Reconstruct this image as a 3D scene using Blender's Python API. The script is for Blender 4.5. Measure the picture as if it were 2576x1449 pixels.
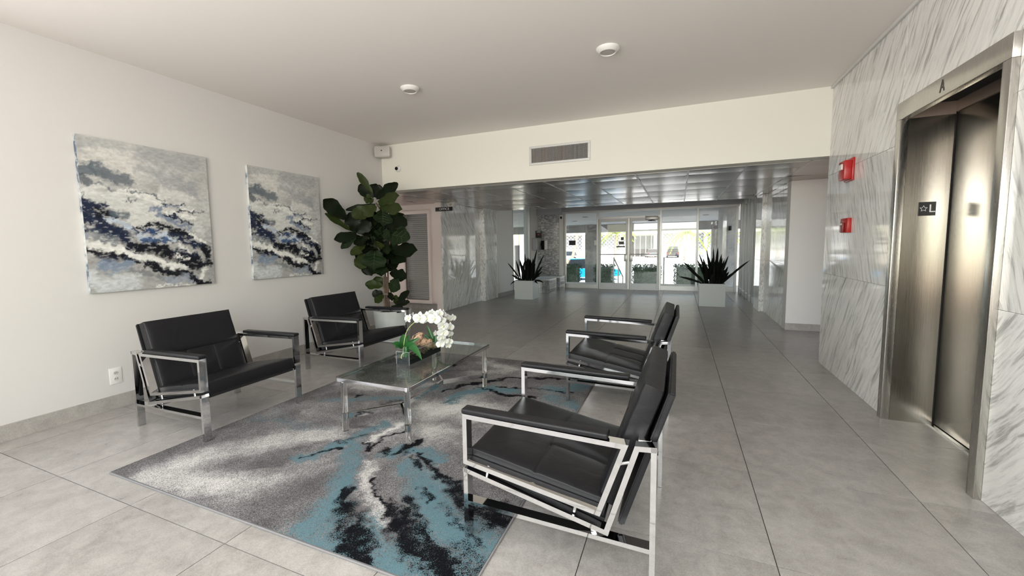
import bpy, bmesh, math, random
import numpy as np
from mathutils import Vector, Matrix, noise
random.seed(7)
for o in list(bpy.data.objects): bpy.data.objects.remove(o)
S = bpy.context.scene
COL = S.collection

# ------------------------------------------------------------------ camera
F_PX = 1047.37; YAW, PITCH, ROLL = .405287, .0878975, .0150878; EYE = 1.3
fw = Vector((-math.sin(YAW)*math.cos(PITCH), math.cos(YAW)*math.cos(PITCH), -math.sin(PITCH)))
rt = Vector((math.cos(YAW), math.sin(YAW), 0)); dn = fw.cross(rt)
r2 = math.cos(ROLL)*rt + math.sin(ROLL)*dn; d2 = -math.sin(ROLL)*rt + math.cos(ROLL)*dn
cd = bpy.data.cameras.new('camera'); cam = bpy.data.objects.new('camera', cd); COL.objects.link(cam)
cd.sensor_width = 36; cd.lens = F_PX/2576*36
cd.shift_x = 30.54/2576; cd.shift_y = -14.27/2576; cd.clip_start = .05; cd.clip_end = 500
m = Matrix.Identity(4)
for i in range(3): m[i][0] = r2[i]; m[i][1] = -d2[i]; m[i][2] = -fw[i]
m[2][3] = EYE; cam.matrix_world = m
S.camera = cam

# ------------------------------------------------------------------ world, sun, daylight
w = bpy.data.worlds.new('world'); S.world = w; w.use_nodes = True
nt = w.node_tree; bg = nt.nodes['Background']
sky = nt.nodes.new('ShaderNodeTexSky'); sky.sky_type = 'NISHITA'; sky.sun_disc = False
sky.sun_elevation = math.radians(52); sky.sun_rotation = math.radians(150); sky.dust_density = 1.5
tint = nt.nodes.new('ShaderNodeMix'); tint.data_type = 'RGBA'; tint.blend_type = 'MULTIPLY'; tint.inputs[0].default_value = 1; tint.inputs[7].default_value = (1, .95, .88, 1)
nt.links.new(sky.outputs[0], tint.inputs[6]); nt.links.new(tint.outputs[2], bg.inputs[0]); bg.inputs[1].default_value = .5
sd = bpy.data.lights.new('sun', 'SUN'); sd.energy = 6.5; sd.angle = .01; sd.color = (1, .96, .88)
so = bpy.data.objects.new('sun', sd); COL.objects.link(so)
so.rotation_euler = Vector((-.45, .75, -1.15)).to_track_quat('-Z', 'Y').to_euler()
def area(name, loc, target, sx, sy, power, color):
    ld = bpy.data.lights.new(name, 'AREA'); ld.shape = 'RECTANGLE'; ld.size = sx; ld.size_y = sy
    ld.energy = power; ld.color = color
    o = bpy.data.objects.new(name, ld); COL.objects.link(o); o.location = loc
    o.rotation_euler = (Vector(target)-Vector(loc)).to_track_quat('-Z', 'Z').to_euler(); return o
# daylight coming in through the big window behind the camera: sky half and garden half
area('window_daylight_sky', (-.75, -1.2, 2.35), (-.75, 2, 2.35), 3.4, .5, 62, (.96, .98, 1))
area('window_daylight_trees', (-.75, -1.2, 1.52), (-.75, 2, 1.52), 3.4, 1.12, 55, (.95, 1, .90))
area('window_daylight_terrace', (-.75, -1.2, .69), (-.75, 2, .69), 3.4, .5, 12, (1, .86, .78))
area('side_window_daylight', (-4.20, -.2, 1.5), (0, .6, 1.35), 1.7, 2.1, 36, (.97, .985, 1))
area('recess_fill_light', (-6.36, 6.35, 1.2), (-4, 6.35, 1.2), 1.5, 1.8, 9, (1, .95, .9))  # added fill to brighten the office wall, no window stands here
vs = S.view_settings; vs.view_transform = 'Standard'; vs.look = 'None'; vs.exposure = .35; vs.gamma = 1; vs.use_curve_mapping = False

# ------------------------------------------------------------------ material helpers
MT = {}
def nodes(m):
    m.use_nodes = True; return m.node_tree, m.node_tree.nodes['Principled BSDF']
def mat(name, col, rough=.5, metal=0, spec=.5, **k):
    m = bpy.data.materials.new(name); t, b = nodes(m)
    b.inputs['Base Color'].default_value = (*col, 1); b.inputs['Roughness'].default_value = rough
    b.inputs['Metallic'].default_value = metal; b.inputs['Specular IOR Level'].default_value = spec
    for kk, v in k.items(): b.inputs[kk.replace('_', ' ')].default_value = v
    MT[name] = m; return m
def N(t, typ, **k):
    n = t.nodes.new(typ)
    for kk, v in k.items(): setattr(n, kk, v)
    return n
def ramp(t, stops, fac):
    r = N(t, 'ShaderNodeValToRGB'); e = r.color_ramp.elements
    while len(e) < len(stops): e.new(.5)
    for el, (p, c) in zip(e, stops): el.position = p; el.color = (*c, 1) if len(c) == 3 else c
    t.links.new(fac, r.inputs[0]); return r.outputs[0]
def noise_tex(t, vec, scale, detail=4, rough=.55, dist=0):
    n = N(t, 'ShaderNodeTexNoise'); n.inputs['Scale'].default_value = scale; n.inputs['Detail'].default_value = detail
    n.inputs['Roughness'].default_value = rough; n.inputs['Distortion'].default_value = dist
    if vec: t.links.new(vec, n.inputs['Vector'])
    return n.outputs['Fac']
def bump(t, b, h, strength=.3, dist=.01):
    n = N(t, 'ShaderNodeBump'); n.inputs['Strength'].default_value = strength; n.inputs['Distance'].default_value = dist
    t.links.new(h, n.inputs['Height']); t.links.new(n.outputs[0], b.inputs['Normal'])
def mix(t, fac, a, b_, mode='MIX'):
    n = N(t, 'ShaderNodeMix', data_type='RGBA', blend_type=mode)
    for i, v in ((0, fac), (6, a), (7, b_)):
        if isinstance(v, (int, float)): n.inputs[i].default_value = v
        elif isinstance(v, tuple): n.inputs[i].default_value = (*v, 1)
        else: t.links.new(v, n.inputs[i])
    return n.outputs[2]
def math_(t, op, a, b_=0):
    n = N(t, 'ShaderNodeMath', operation=op)
    for i, v in enumerate((a, b_)):
        if isinstance(v, (int, float)): n.inputs[i].default_value = v
        else: t.links.new(v, n.inputs[i])
    return n.outputs[0]
def pos(t): return N(t, 'ShaderNodeNewGeometry').outputs['Position']
def objrand(t): return N(t, 'ShaderNodeObjectInfo').outputs['Random']

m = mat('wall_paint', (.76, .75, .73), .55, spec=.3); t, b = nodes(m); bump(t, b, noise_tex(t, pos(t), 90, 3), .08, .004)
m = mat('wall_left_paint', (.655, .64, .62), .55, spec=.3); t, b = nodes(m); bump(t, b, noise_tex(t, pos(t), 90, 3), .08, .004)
m = mat('ceiling_paint', (.90, .865, .825), .8, spec=.2); t, b = nodes(m); bump(t, b, noise_tex(t, pos(t), 40, 3), .1, .004)
m = mat('soffit_paint', (.83, .82, .74), .6, spec=.3)
mat('office_paint', (.86, .77, .73), .6, spec=.3)
mat('white_trim', (.78, .78, .76), .4)
mat('grout', (.10, .09, .08), .9)
def tile_mat(name, c1, c2, rough):
    m = mat(name, c1, rough); t, b = nodes(m)
    p = pos(t); ad = N(t, 'ShaderNodeVectorMath', operation='ADD'); t.links.new(p, ad.inputs[0])
    cb = N(t, 'ShaderNodeCombineXYZ'); rnd = math_(t, 'MULTIPLY', objrand(t), 37.); t.links.new(rnd, cb.inputs[0]); t.links.new(rnd, cb.inputs[2])
    t.links.new(cb.outputs[0], ad.inputs[1]); v = ad.outputs[0]
    n1 = noise_tex(t, v, 1.6, 6, .6, .6); n2 = noise_tex(t, v, 11, 6, .7, .4); n3 = noise_tex(t, v, 160, 2, .6)
    c = ramp(t, [(.32, c2), (.68, c1)], n1)
    c = mix(t, .45, c, ramp(t, [(.35, tuple(x*.80 for x in c2)), (.62, tuple(min(1, x*1.12) for x in c1))], n2))
    c = mix(t, .12, c, ramp(t, [(.4, (0, 0, 0)), (.6, (1, 1, 1))], n3), 'SOFT_LIGHT')
    hsv = N(t, 'ShaderNodeHueSaturation'); t.links.new(c, hsv.inputs['Color'])
    t.links.new(math_(t, 'ADD', math_(t, 'MULTIPLY', objrand(t), .10), .95), hsv.inputs['Value'])
    t.links.new(hsv.outputs[0], b.inputs['Base Color'])
    t.links.new(math_(t, 'ADD', math_(t, 'MULTIPLY', n2, .18), rough-.09), b.inputs['Roughness'])
    bump(t, b, n2, .06, .004); return m
tile_mat('floor_tile', (.405, .388, .37), (.30, .284, .266), .31)
tile_mat('base_tile', (.40, .38, .35), (.33, .31, .285), .45)

def marble(name, ang, axis='X', seed=0.):
    """polished marble with grey streaks; ang = lean of the streaks from vertical"""
    m = mat(name, (.7, .7, .68), .06, spec=.62); t, b = nodes(m)
    p = pos(t); ad = N(t, 'ShaderNodeVectorMath', operation='ADD'); t.links.new(p, ad.inputs[0])
    cb = N(t, 'ShaderNodeCombineXYZ'); rnd = math_(t, 'ADD', math_(t, 'MULTIPLY', objrand(t), 23.), seed); t.links.new(rnd, cb.inputs[1]); t.links.new(rnd, cb.inputs[0])
    t.links.new(cb.outputs[0], ad.inputs[1])
    wob = N(t, 'ShaderNodeTexNoise'); wob.inputs['Scale'].default_value = 1.3; wob.inputs['Detail'].default_value = 3; t.links.new(ad.outputs[0], wob.inputs['Vector'])
    wv = N(t, 'ShaderNodeVectorMath', operation='SCALE'); t.links.new(wob.outputs['Color'], wv.inputs[0]); wv.inputs['Scale'].default_value = .16
    a2 = N(t, 'ShaderNodeVectorMath', operation='ADD'); t.links.new(ad.outputs[0], a2.inputs[0]); t.links.new(wv.outputs[0], a2.inputs[1])
    r = N(t, 'ShaderNodeVectorRotate', rotation_type='X_AXIS'); r.inputs['Angle'].default_value = ang; t.links.new(a2.outputs[0], r.inputs['Vector'])
    s = N(t, 'ShaderNodeVectorMath', operation='MULTIPLY'); t.links.new(r.outputs[0], s.inputs[0]); s.inputs[1].default_value = (13, 13, 1.0)
    big = noise_tex(t, s.outputs[0], .7, 3, .5, .2); med = noise_tex(t, s.outputs[0], 2.5, 7, .66, .22)
    s2 = N(t, 'ShaderNodeVectorMath', operation='MULTIPLY'); t.links.new(r.outputs[0], s2.inputs[0]); s2.inputs[1].default_value = (42, 42, 2.4)
    fine = noise_tex(t, s2.outputs[0], 1.3, 5, .7, .2)
    cl = noise_tex(t, ad.outputs[0], 2.0, 3)
    c = ramp(t, [(.29, (.34, .34, .335)), (.40, (.55, .55, .54)), (.475, (.82, .82, .805)), (.57, (.93, .93, .91))], med)
    c = mix(t, .55, c, ramp(t, [(.31, (.55, .55, .54)), (.42, (.92, .92, .91)), (.7, (1, 1, .99))], fine), 'MULTIPLY')
    c = mix(t, ramp(t, [(.50, (0, 0, 0)), (.68, (.6, .6, .6))], big), c, (.86, .86, .845))
    c = mix(t, .2, c, ramp(t, [(.4, (.80, .77, .74)), (.6, (.95, .95, .93))], cl), 'MULTIPLY')
    t.links.new(c, b.inputs['Base Color']); return m
marble('marble_right', math.radians(-33)); marble('marble_left', math.radians(24), seed=4.); marble('marble_steep', math.radians(-20), seed=9.); marble('marble_low', math.radians(-46), seed=2.)

def metal_brushed(name, col, rough, scl, an=.5):
    m = mat(name, col, rough, 1); t, b = nodes(m)
    s = N(t, 'ShaderNodeVectorMath', operation='MULTIPLY'); t.links.new(pos(t), s.inputs[0]); s.inputs[1].default_value = scl
    n = noise_tex(t, s.outputs[0], 1, 3, .6)
    t.links.new(mix(t, .3, (*col,), ramp(t, [(.3, tuple(c*.75 for c in col)), (.7, tuple(min(1, c*1.15) for c in col))], n)), b.inputs['Base Color'])
    t.links.new(math_(t, 'ADD', math_(t, 'MULTIPLY', n, .14), rough-.07), b.inputs['Roughness'])
    bump(t, b, n, .03, .001); return m
metal_brushed('upper_steel_reflection', (.46, .38, .32), .42, (380, 380, 5))  # brown dim reflection put into the colour of the steel above the door
MT['upper_steel_reflection'].node_tree.nodes['Principled BSDF'].inputs['Metallic'].default_value = .6
metal_brushed('brushed_steel', (.47, .445, .40), .22, (380, 380, 5))
metal_brushed('frame_steel', (.60, .585, .55), .26, (300, 300, 8))
mat('chrome', (.66, .66, .67), .06, 1)
mat('chrome_dull', (.62, .62, .62), .16, 1)
mat('aluminium', (.50, .50, .48), .38, .85)
mat('aluminium_dark', (.28, .28, .27), .4, .7)
mat('aluminium_white', (.66, .66, .64), .4, .2)
m = mat('ceiling_metal', (.38, .33, .30), .24, .92); t, b = nodes(m)
t.links.new(math_(t, 'ADD', math_(t, 'MULTIPLY', objrand(t), .10), .20), b.inputs['Roughness'])
mat('ceiling_grid', (.55, .53, .51), .35, .7)
def leather(name, col, rough):
    m = mat(name, col, rough, spec=.31); t, b = nodes(m)
    co = N(t, 'ShaderNodeTexCoord').outputs['Object']
    n = noise_tex(t, co, 420, 2, .5); g = noise_tex(t, co, 9, 3, .55, .8)
    h = math_(t, 'ADD', math_(t, 'MULTIPLY', n, .12), g); bump(t, b, h, .22, .012); return m
leather('black_leather', (.008, .008, .010), .42); leather('leather_pad', (.011, .011, .013), .42)
mat('stitch', (.006, .006, .007), .6); mat('black_fabric', (.008, .008, .009), .8)
mat('black_plastic', (.01, .01, .011), .35); mat('rubber', (.012, .012, .012), .8)
mat('white_plastic', (.78, .77, .74), .35); mat('ivory_plastic', (.62, .60, .56), .45)
mat('lens_grey', (.50, .48, .45), .4)
mat('white_planter', (.66, .70, .68), .38); mat('soil', (.02, .014, .01), .95)
mat('red_paint', (.42, .012, .012), .3); mat('dark_red', (.18, .008, .008), .35)
mat('white_print', (.8, .8, .8), .5); mat('black_sign', (.008, .008, .008), .35); mat('dark_letter', (.05, .045, .04), .5)
mat('bark', (.12, .08, .055), .8); mat('bamboo', (.36, .27, .16), .7); mat('tie', (.45, .38, .3), .7)
mat('stem_green', (.42, .50, .20), .5); mat('orchid_leaf', (.018, .10, .022), .32); mat('sword_leaf', (.002, .0035, .002), .6, spec=.2)
mat('petal', (.64, .65, .62), .5, Subsurface_Weight=.15, Subsurface_Scale=.01); mat('petal_centre', (.72, .70, .38), .5)
mat('bench_top', (.72, .72, .70), .35); mat('blind', (.50, .50, .485), .55); mat('mirror_pane', (.4, .4, .4), .1)
mat('dark_gap', (.01, .01, .01), .9)
def leafm(name, c1, c2):
    m = mat(name, c1, .5, spec=.25); t, b = nodes(m); co = N(t, 'ShaderNodeTexCoord').outputs['Object']
    t.links.new(mix(t, noise_tex(t, co, 3, 4), (*c1,), (*c2,)), b.inputs['Base Color']); return m
leafm('fig_dark', (.003, .007, .002), (.006, .012, .003)); leafm('fig_light', (.020, .034, .006), (.034, .050, .010)); leafm('fig_mid', (.006, .015, .004), (.012, .025, .007))
mat('fig_vein', (.05, .075, .03), .5)
def glass(name, tint=(1, 1, 1), rough=0., base=.04):
    m = bpy.data.materials.new(name); m.use_nodes = True; t = m.node_tree; t.nodes.clear()
    out = N(t, 'ShaderNodeOutputMaterial'); mx = N(t, 'ShaderNodeMixShader'); tr = N(t, 'ShaderNodeBsdfTransparent'); gl = N(t, 'ShaderNodeBsdfGlossy'); lw = N(t, 'ShaderNodeLayerWeight'); lw.inputs['Blend'].default_value = .5
    fr = N(t, 'ShaderNodeMath', operation='ADD'); t.links.new(math_(t, 'MULTIPLY', math_(t, 'POWER', lw.outputs['Facing'], 5.), .92), fr.inputs[0]); fr.inputs[1].default_value = base
    tr.inputs[0].default_value = (*tint, 1); gl.inputs['Roughness'].default_value = rough
    t.links.new(fr.outputs[0], mx.inputs[0]); t.links.new(tr.outputs[0], mx.inputs[1]); t.links.new(gl.outputs[0], mx.inputs[2]); t.links.new(mx.outputs[0], out.inputs[0]); MT[name] = m
glass('window_glass', (.93, .95, .94)); glass('table_glass', (.94, .965, .955)); glass('vase_glass', (.90, .95, .93), 0, .015)
m = mat('acrylic', (1, 1, 1), .02, Transmission_Weight=1.); nodes(m)[1].inputs['IOR'].default_value = 1.4
glass('black_glass', (.06, .07, .06))
m = mat('driftwood', (.40, .26, .17), .8); t, b = nodes(m); co = pos(t)
t.links.new(ramp(t, [(.35, (.12, .05, .025)), (.45, (.42, .27, .17)), (.7, (.62, .46, .33))], noise_tex(t, co, 38, 4, .6, 1.5)), b.inputs['Base Color'])
m = mat('mosaic_tile', (.35, .35, .35), .12); t, b = nodes(m)
ad = N(t, 'ShaderNodeVectorMath', operation='ADD'); t.links.new(pos(t), ad.inputs[0]); ad.inputs[1].default_value = (3.93, 0, 0)
sn = N(t, 'ShaderNodeVectorMath', operation='DIVIDE'); t.links.new(ad.outputs[0], sn.inputs[0]); sn.inputs[1].default_value = (.0496, 1, .024)
fo = N(t, 'ShaderNodeVectorMath', operation='FLOOR'); t.links.new(sn.outputs[0], fo.inputs[0]); wn_ = N(t, 'ShaderNodeTexWhiteNoise'); t.links.new(fo.outputs[0], wn_.inputs['Vector'])
t.links.new(ramp(t, [(0, (.22, .22, .22)), (.6, (.40, .40, .40)), (1, (.66, .66, .65))], wn_.outputs['Value']), b.inputs['Base Color'])
m = mat('outside_marble', (.5, .5, .5), .5); t, b = nodes(m); t.links.new(ramp(t, [(.3, (.34, .34, .35)), (.7, (.58, .57, .57))], noise_tex(t, pos(t), 5, 6, .7)), b.inputs['Base Color'])
mat('outside_white', (.80, .78, .74), .8); mat('outside_grey', (.42, .42, .44), .8); mat('porch_ceiling', (.72, .71, .70), .7)
mat('concrete_light', (.72, .70, .66), .8); mat('asphalt', (.30, .29, .28), .85); mat('cream_render', (.74, .63, .47), .8); mat('brick_path', (.42, .20, .14), .8)
m = mat('hedge_leaves', (.04, .09, .04), .6); t, b = nodes(m); t.links.new(ramp(t, [(.3, (.035, .075, .045)), (.7, (.13, .20, .13))], noise_tex(t, pos(t), 30, 3)), b.inputs['Base Color'])
mat('grass', (.16, .26, .04), .9); mat('palm_leaf', (.30, .38, .05), .6); mat('palm_trunk', (.42, .36, .28), .9); mat('shadow_room', (.06, .06, .06), .9)
mat('car_blue', (.0, .30, .62), .25, .1); mat('car_dark', (.05, .05, .055), .25, .1); mat('car_white', (.75, .75, .75), .3); mat('car_silver', (.45, .46, .48), .3, .4); mat('car_glass', (.02, .025, .03), .08); mat('tail_lamp', (.4, .01, .01), .3)
mat('garden_green', (.10, .20, .05), .8)

# ------------------------------------------------------------------ mesh helpers
def finish(name, me, m, parent=None, smooth=None, loc=None):
    if not isinstance(m, (list, tuple)): m = [m]
    if not len(me.materials):
        for k in m: me.materials.append(MT[k])
    if smooth is not None:
        me.shade_smooth(); me.set_sharp_from_angle(angle=math.radians(smooth))
    o = bpy.data.objects.new(name, me); COL.objects.link(o)
    if parent: o.parent = parent
    if loc: o.location = loc
    return o
def pyd(name, v, f, m, parent=None, smooth=None, loc=None):
    me = bpy.data.meshes.new(name); me.from_pydata([tuple(x) for x in v], [], f); me.update()
    return finish(name, me, m, parent, smooth, loc)
def bmo(name, bm, m, parent=None, smooth=None, loc=None):
    bmesh.ops.recalc_face_normals(bm, faces=bm.faces)
    me = bpy.data.meshes.new(name); bm.to_mesh(me); bm.free(); return finish(name, me, m, parent, smooth, loc)
def abox(bm, x0, x1, y0, y1, z0, z1, bev=0, seg=2, M=None):
    x0, x1 = min(x0, x1), max(x0, x1); y0, y1 = min(y0, y1), max(y0, y1); z0, z1 = min(z0, z1), max(z0, z1)
    vs_ = [bm.verts.new((x, y, z)) for x in (x0, x1) for y in (y0, y1) for z in (z0, z1)]
    idx = [(0, 1, 3, 2), (4, 6, 7, 5), (0, 4, 5, 1), (2, 3, 7, 6), (0, 2, 6, 4), (1, 5, 7, 3)]
    fs = [bm.faces.new([vs_[i] for i in q]) for q in idx]
    g = vs_
    if bev:
        r = bmesh.ops.bevel(bm, geom=list({e for f in fs for e in f.edges}), offset=bev, segments=seg, affect='EDGES', profile=.5)
        g = list({v for f in r['faces'] for v in f.verts} | {v for v in vs_ if v.is_valid})
    if M is not None: bmesh.ops.transform(bm, matrix=M, verts=g)
def box(name, x0, x1, y0, y1, z0, z1, m, parent=None, bev=0, seg=2, M=None):
    bm = bmesh.new(); abox(bm, x0, x1, y0, y1, z0, z1, bev, seg, M); return bmo(name, bm, m, parent, 40 if bev else None)
def quadprism(bm, poly, y0, y1):
    """poly in (x,z), extruded along y"""
    a = [bm.verts.new((x, y0, z)) for x, z in poly]; b_ = [bm.verts.new((x, y1, z)) for x, z in poly]
    n = len(poly); bm.faces.new(a); bm.faces.new(b_[::-1])
    for i in range(n): bm.faces.new((a[i], b_[i], b_[(i+1) % n], a[(i+1) % n]))
def cyl(bm, c, r, h, axis='Z', seg=24, r2=None, caps=True):
    r2 = r if r2 is None else r2
    A = []; B = []
    for i in range(seg):
        a = 2*math.pi*i/seg; x, y = math.cos(a), math.sin(a)
        def P(rr, k):
            if axis == 'Z': return (c[0]+rr*x, c[1]+rr*y, c[2]+k)
            if axis == 'Y': return (c[0]+rr*x, c[1]+k, c[2]+rr*y)
            return (c[0]+k, c[1]+rr*x, c[2]+rr*y)
        A.append(bm.verts.new(P(r, 0))); B.append(bm.verts.new(P(r2, h)))
    for i in range(seg): bm.faces.new((A[i], A[(i+1) % seg], B[(i+1) % seg], B[i]))
    if caps: bm.faces.new(A); bm.faces.new(B)
def lathe(bm, c, prof, seg=32, axis='Z'):
    rings = []
    for r, z in prof:
        ring = []
        for i in range(seg):
            a = 2*math.pi*i/seg; x, y = r*math.cos(a), r*math.sin(a)
            p = (c[0]+x, c[1]+y, c[2]+z) if axis == 'Z' else (c[0]+x, c[1]+z, c[2]+y) if axis == 'Y' else (c[0]+z, c[1]+x, c[2]+y)
            ring.append(bm.verts.new(p))
        rings.append(ring)
    for a, b_ in zip(rings, rings[1:]):
        for i in range(seg): bm.faces.new((a[i], a[(i+1) % seg], b_[(i+1) % seg], b_[i]))
    bm.faces.new(rings[0]); bm.faces.new(rings[-1])
def tube(bm, pts, radii, seg=8):
    pts = [Vector(p) for p in pts]
    if not isinstance(radii, (list, tuple)): radii = [radii]*len(pts)
    rings = []; up = Vector((.3, .2, 1)).normalized()
    for i, p in enumerate(pts):
        d = (pts[min(i+1, len(pts)-1)]-pts[max(i-1, 0)]).normalized()
        s = d.cross(up)
        if s.length < .05: s = d.cross(Vector((1, 0, 0)))
        s.normalize(); u = s.cross(d)
        rings.append([bm.verts.new(p+radii[i]*(math.cos(2*math.pi*k/seg)*s+math.sin(2*math.pi*k/seg)*u)) for k in range(seg)])
    for a, b_ in zip(rings, rings[1:]):
        for k in range(seg): bm.faces.new((a[k], a[(k+1) % seg], b_[(k+1) % seg], b_[k]))
    bm.faces.new(rings[0]); bm.faces.new(rings[-1])
def smooth_path(pts, n=6):
    P = [Vector(p) for p in pts]; out = []
    for i in range(len(P)-1):
        p0, p1, p2, p3 = P[max(i-1, 0)], P[i], P[i+1], P[min(i+2, len(P)-1)]
        for k in range(n):
            t_ = k/n
            out.append(.5*((2*p1)+(-p0+p2)*t_+(2*p0-5*p1+4*p2-p3)*t_*t_+(-p0+3*p1-3*p2+p3)*t_**3))
    out.append(P[-1]); return out
def thing(name, label, cat, loc=(0, 0, 0), rz=0, group=None):
    o = bpy.data.objects.new(name, None); COL.objects.link(o); o.location = loc; o.rotation_euler = (0, 0, rz); o.empty_display_size = .1
    o['label'] = label; o['category'] = cat
    if group: o['group'] = group
    return o
def tag(o, label, cat, group=None):
    o['label'] = label; o['category'] = cat
    if group: o['group'] = group
    return o
def struct(o, label=None, cat='structure'):
    o['kind'] = 'structure'
    if label: o['label'] = label
    o['category'] = cat; return o
def sroot(name, label, cat):
    o = bpy.data.objects.new(name, None); COL.objects.link(o); o.empty_display_size = .1; return struct(o, label, cat)
def dup(root):
    r = root.copy(); COL.objects.link(r)
    for ch in list(root.children):
        c = ch.copy(); COL.objects.link(c); c.parent = r
        for g in ch.children:
            d = g.copy(); COL.objects.link(d); d.parent = c
    return r
def text(name, s, size, M, m, parent, ext=.001, align='CENTER', xs=1.):
    cu = bpy.data.curves.new(name, 'FONT'); cu.body = s; cu.size = size; cu.extrude = ext; cu.align_x = align; cu.align_y = 'CENTER'; cu.resolution_u = 3
    tmp = bpy.data.objects.new('tmp', cu); COL.objects.link(tmp); dg = bpy.context.evaluated_depsgraph_get()
    me = bpy.data.meshes.new_from_object(tmp.evaluated_get(dg)); bpy.data.objects.remove(tmp); bpy.data.curves.remove(cu)
    me.transform(M @ Matrix.Diagonal((xs, 1, 1, 1))); me.materials.clear()
    return finish(name, me, m, parent)
def frame_m(origin, xdir, ydir):
    x = Vector(xdir).normalized(); y = Vector(ydir).normalized(); z = x.cross(y)
    M = Matrix.Identity(4)
    for i in range(3): M[i][0] = x[i]; M[i][1] = y[i]; M[i][2] = z[i]; M[i][3] = origin[i]
    return M

# ------------------------------------------------------------------ setting
XL, XR, YS, YG = -4.267, 1.41, 5.36, 12.35      # left wall, marble wall, soffit, front glazing
ZC, ZL = 2.86, 2.165
TX, TY = .7388, .7563                           # tile pitch
fl = sroot('floor', 'grey beige large format tiled floor of the lobby', 'floor')
box('grout_bed', -6.6, 2.8, -1.35, 12.42, -.12, -.006, 'grout', fl)
G = .0022
xs_ = [-6.6]+[.391+TX*k for k in range(-9, 4)]+[2.8]
xs_ = sorted(x for x in set(xs_) if -6.6 <= x <= 2.8)
ys_ = [-1.35]+[1.112+TY*k for k in range(-5, 15)]+[12.42]
ys_ = sorted(y for y in ys_ if -1.35 <= y <= 12.42)
for x0, x1 in zip(xs_, xs_[1:]):
    if x1 < -5.9: continue
    for y0, y1 in zip(ys_, ys_[1:]):
        if (x1 < -4.4 and (y1 < 5.3 or y0 > 7.5)) or (x0 > 1.75 and not (5.2 < y1 and y0 < 7.4)): continue
        if x1-x0 < .05 or y1-y0 < .05: continue
        bm = bmesh.new(); hx, hy = (x1-x0)/2-G, (y1-y0)/2-G
        abox(bm, -hx, hx, -hy, hy, -.008, 0)
        bmo('floor_tile', bm, 'floor_tile', fl, None, ((x0+x1)/2, (y0+y1)/2, 0))

# left wall, with tile baseboard
wl = sroot('wall_left', 'plain white painted wall behind the two paintings', 'wall')
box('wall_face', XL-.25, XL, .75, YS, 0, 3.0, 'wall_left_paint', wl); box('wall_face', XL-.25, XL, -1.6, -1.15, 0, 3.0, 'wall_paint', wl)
box('wall_face', XL-.25, XL, -1.15, .75, 0, .42, 'wall_paint', wl); box('wall_face', XL-.25, XL, -1.15, .75, 2.62, 3.0, 'wall_paint', wl)
w6 = sroot('window_6', 'tall side window in the white wall beside the camera', 'window')
box('pane', XL-.13, XL-.12, -1.15, .75, .42, 2.62, 'window_glass', w6)
for yy in (-1.13, -.2, .73): box('mullion', XL-.16, XL-.09, yy-.02, yy+.02, .42, 2.62, 'aluminium', w6)
bl = sroot('baseboard_left', 'grey tile baseboard along the white wall', 'baseboard')
y = -1.35
while y < YS-.02:
    y1 = min(y+.7563*2 if False else y+1.22, YS); box('baseboard_tile', XL, XL+.012, y+.001, y1-.001, 0, .115, 'base_tile', bl, .001, 1); y = y1
# back wall with the big window behind the camera
wb = sroot('wall_back', 'white wall with a wide window behind the camera', 'wall')
box('wall_below_window', XL, XR+.3, -1.6, -1.35, 0, .42, 'wall_paint', wb); box('wall_above_window', XL, XR+.3, -1.6, -1.35, 2.62, 3.0, 'wall_paint', wb)
box('wall_side', XL-.2, -4.07, -1.6, -1.35, .42, 2.62, 'wall_paint', wb); box('wall_side', .97, XR+.3, -1.6, -1.35, .42, 2.62, 'wall_paint', wb)
wn = sroot('window_1', 'wide aluminium framed window behind the camera', 'window')
box('pane', -4.07, .97, -1.48, -1.47, .42, 2.62, 'window_glass', wn)
for i in range(5): xx = -4.05+i*1.25; box('mullion', xx-.02, xx+.02, -1.51, -1.44, .42, 2.62, 'aluminium', wn)
struct(box('sunblock_canopy_back', XL-2, XR+2, -5.2, -1.6, 2.85, 3.05, 'wall_paint'), 'unseen flat canopy added to keep the sun out of the window behind the camera', 'canopy')  # unseen overhang added to block the sun at the back window
# ceiling of the lobby
struct(box('ceiling', XL-.25, XR+.75, -1.6, YS, ZC, 3.12, 'ceiling_paint'), 'smooth pale painted ceiling of the seating area', 'ceiling')
# soffit wall (drop from high to low ceiling)
struct(box('wall_soffit', XL-2.3, 3.0, YS, YS+.22, ZL+.002, 3.12, 'soffit_paint'), 'cream painted drop wall between the high and low ceilings', 'wall')
struct(box('trim_ceiling', XR-.022, XR, -1.35, YS, ZC-.028, ZC, 'white_trim', None, .004), 'thin white trim where the marble meets the ceiling', 'trim')

# right marble wall made of slabs with the elevator opening
EY0, EY1, EZ = 2.745, 3.85, 2.235
wr = sroot('wall_right', 'veined grey and white polished marble slab wall around the elevator', 'wall')
box('wall_core', XR+.018, XR+.75, -1.6, EY0+.03, 0, 3.1, 'dark_gap', wr); box('wall_core', XR+.018, XR+.75, EY1-.03, YS, 0, 3.1, 'dark_gap', wr)
box('wall_core', XR+.018, XR+.75, EY0+.03, EY1-.03, EZ-.03, 3.1, 'dark_gap', wr)
def slab(y0, y1, z0, z1, m, x=XR, par=None, th=.018, sgn=1):
    g = .0008
    bm = bmesh.new(); cy, cz = (y0+y1)/2, (z0+z1)/2
    abox(bm, 0, th*sgn, y0-cy+g, y1-cy-g, z0-cz+g, z1-cz-g, .0012, 1)
    return bmo('marble_slab', bm, m, par or wr, None, (x, cy, cz))
T1, T2 = .96, 1.965
for y0, y1 in ((EY1, YS),): slab(y0, y1, 0, T1, 'marble_right'); slab(y0, y1, T1, T2, 'marble_left'); slab(y0, y1, T2, ZC, 'marble_right')
slab(EY0, EY1, EZ, ZC, 'marble_right')
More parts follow.
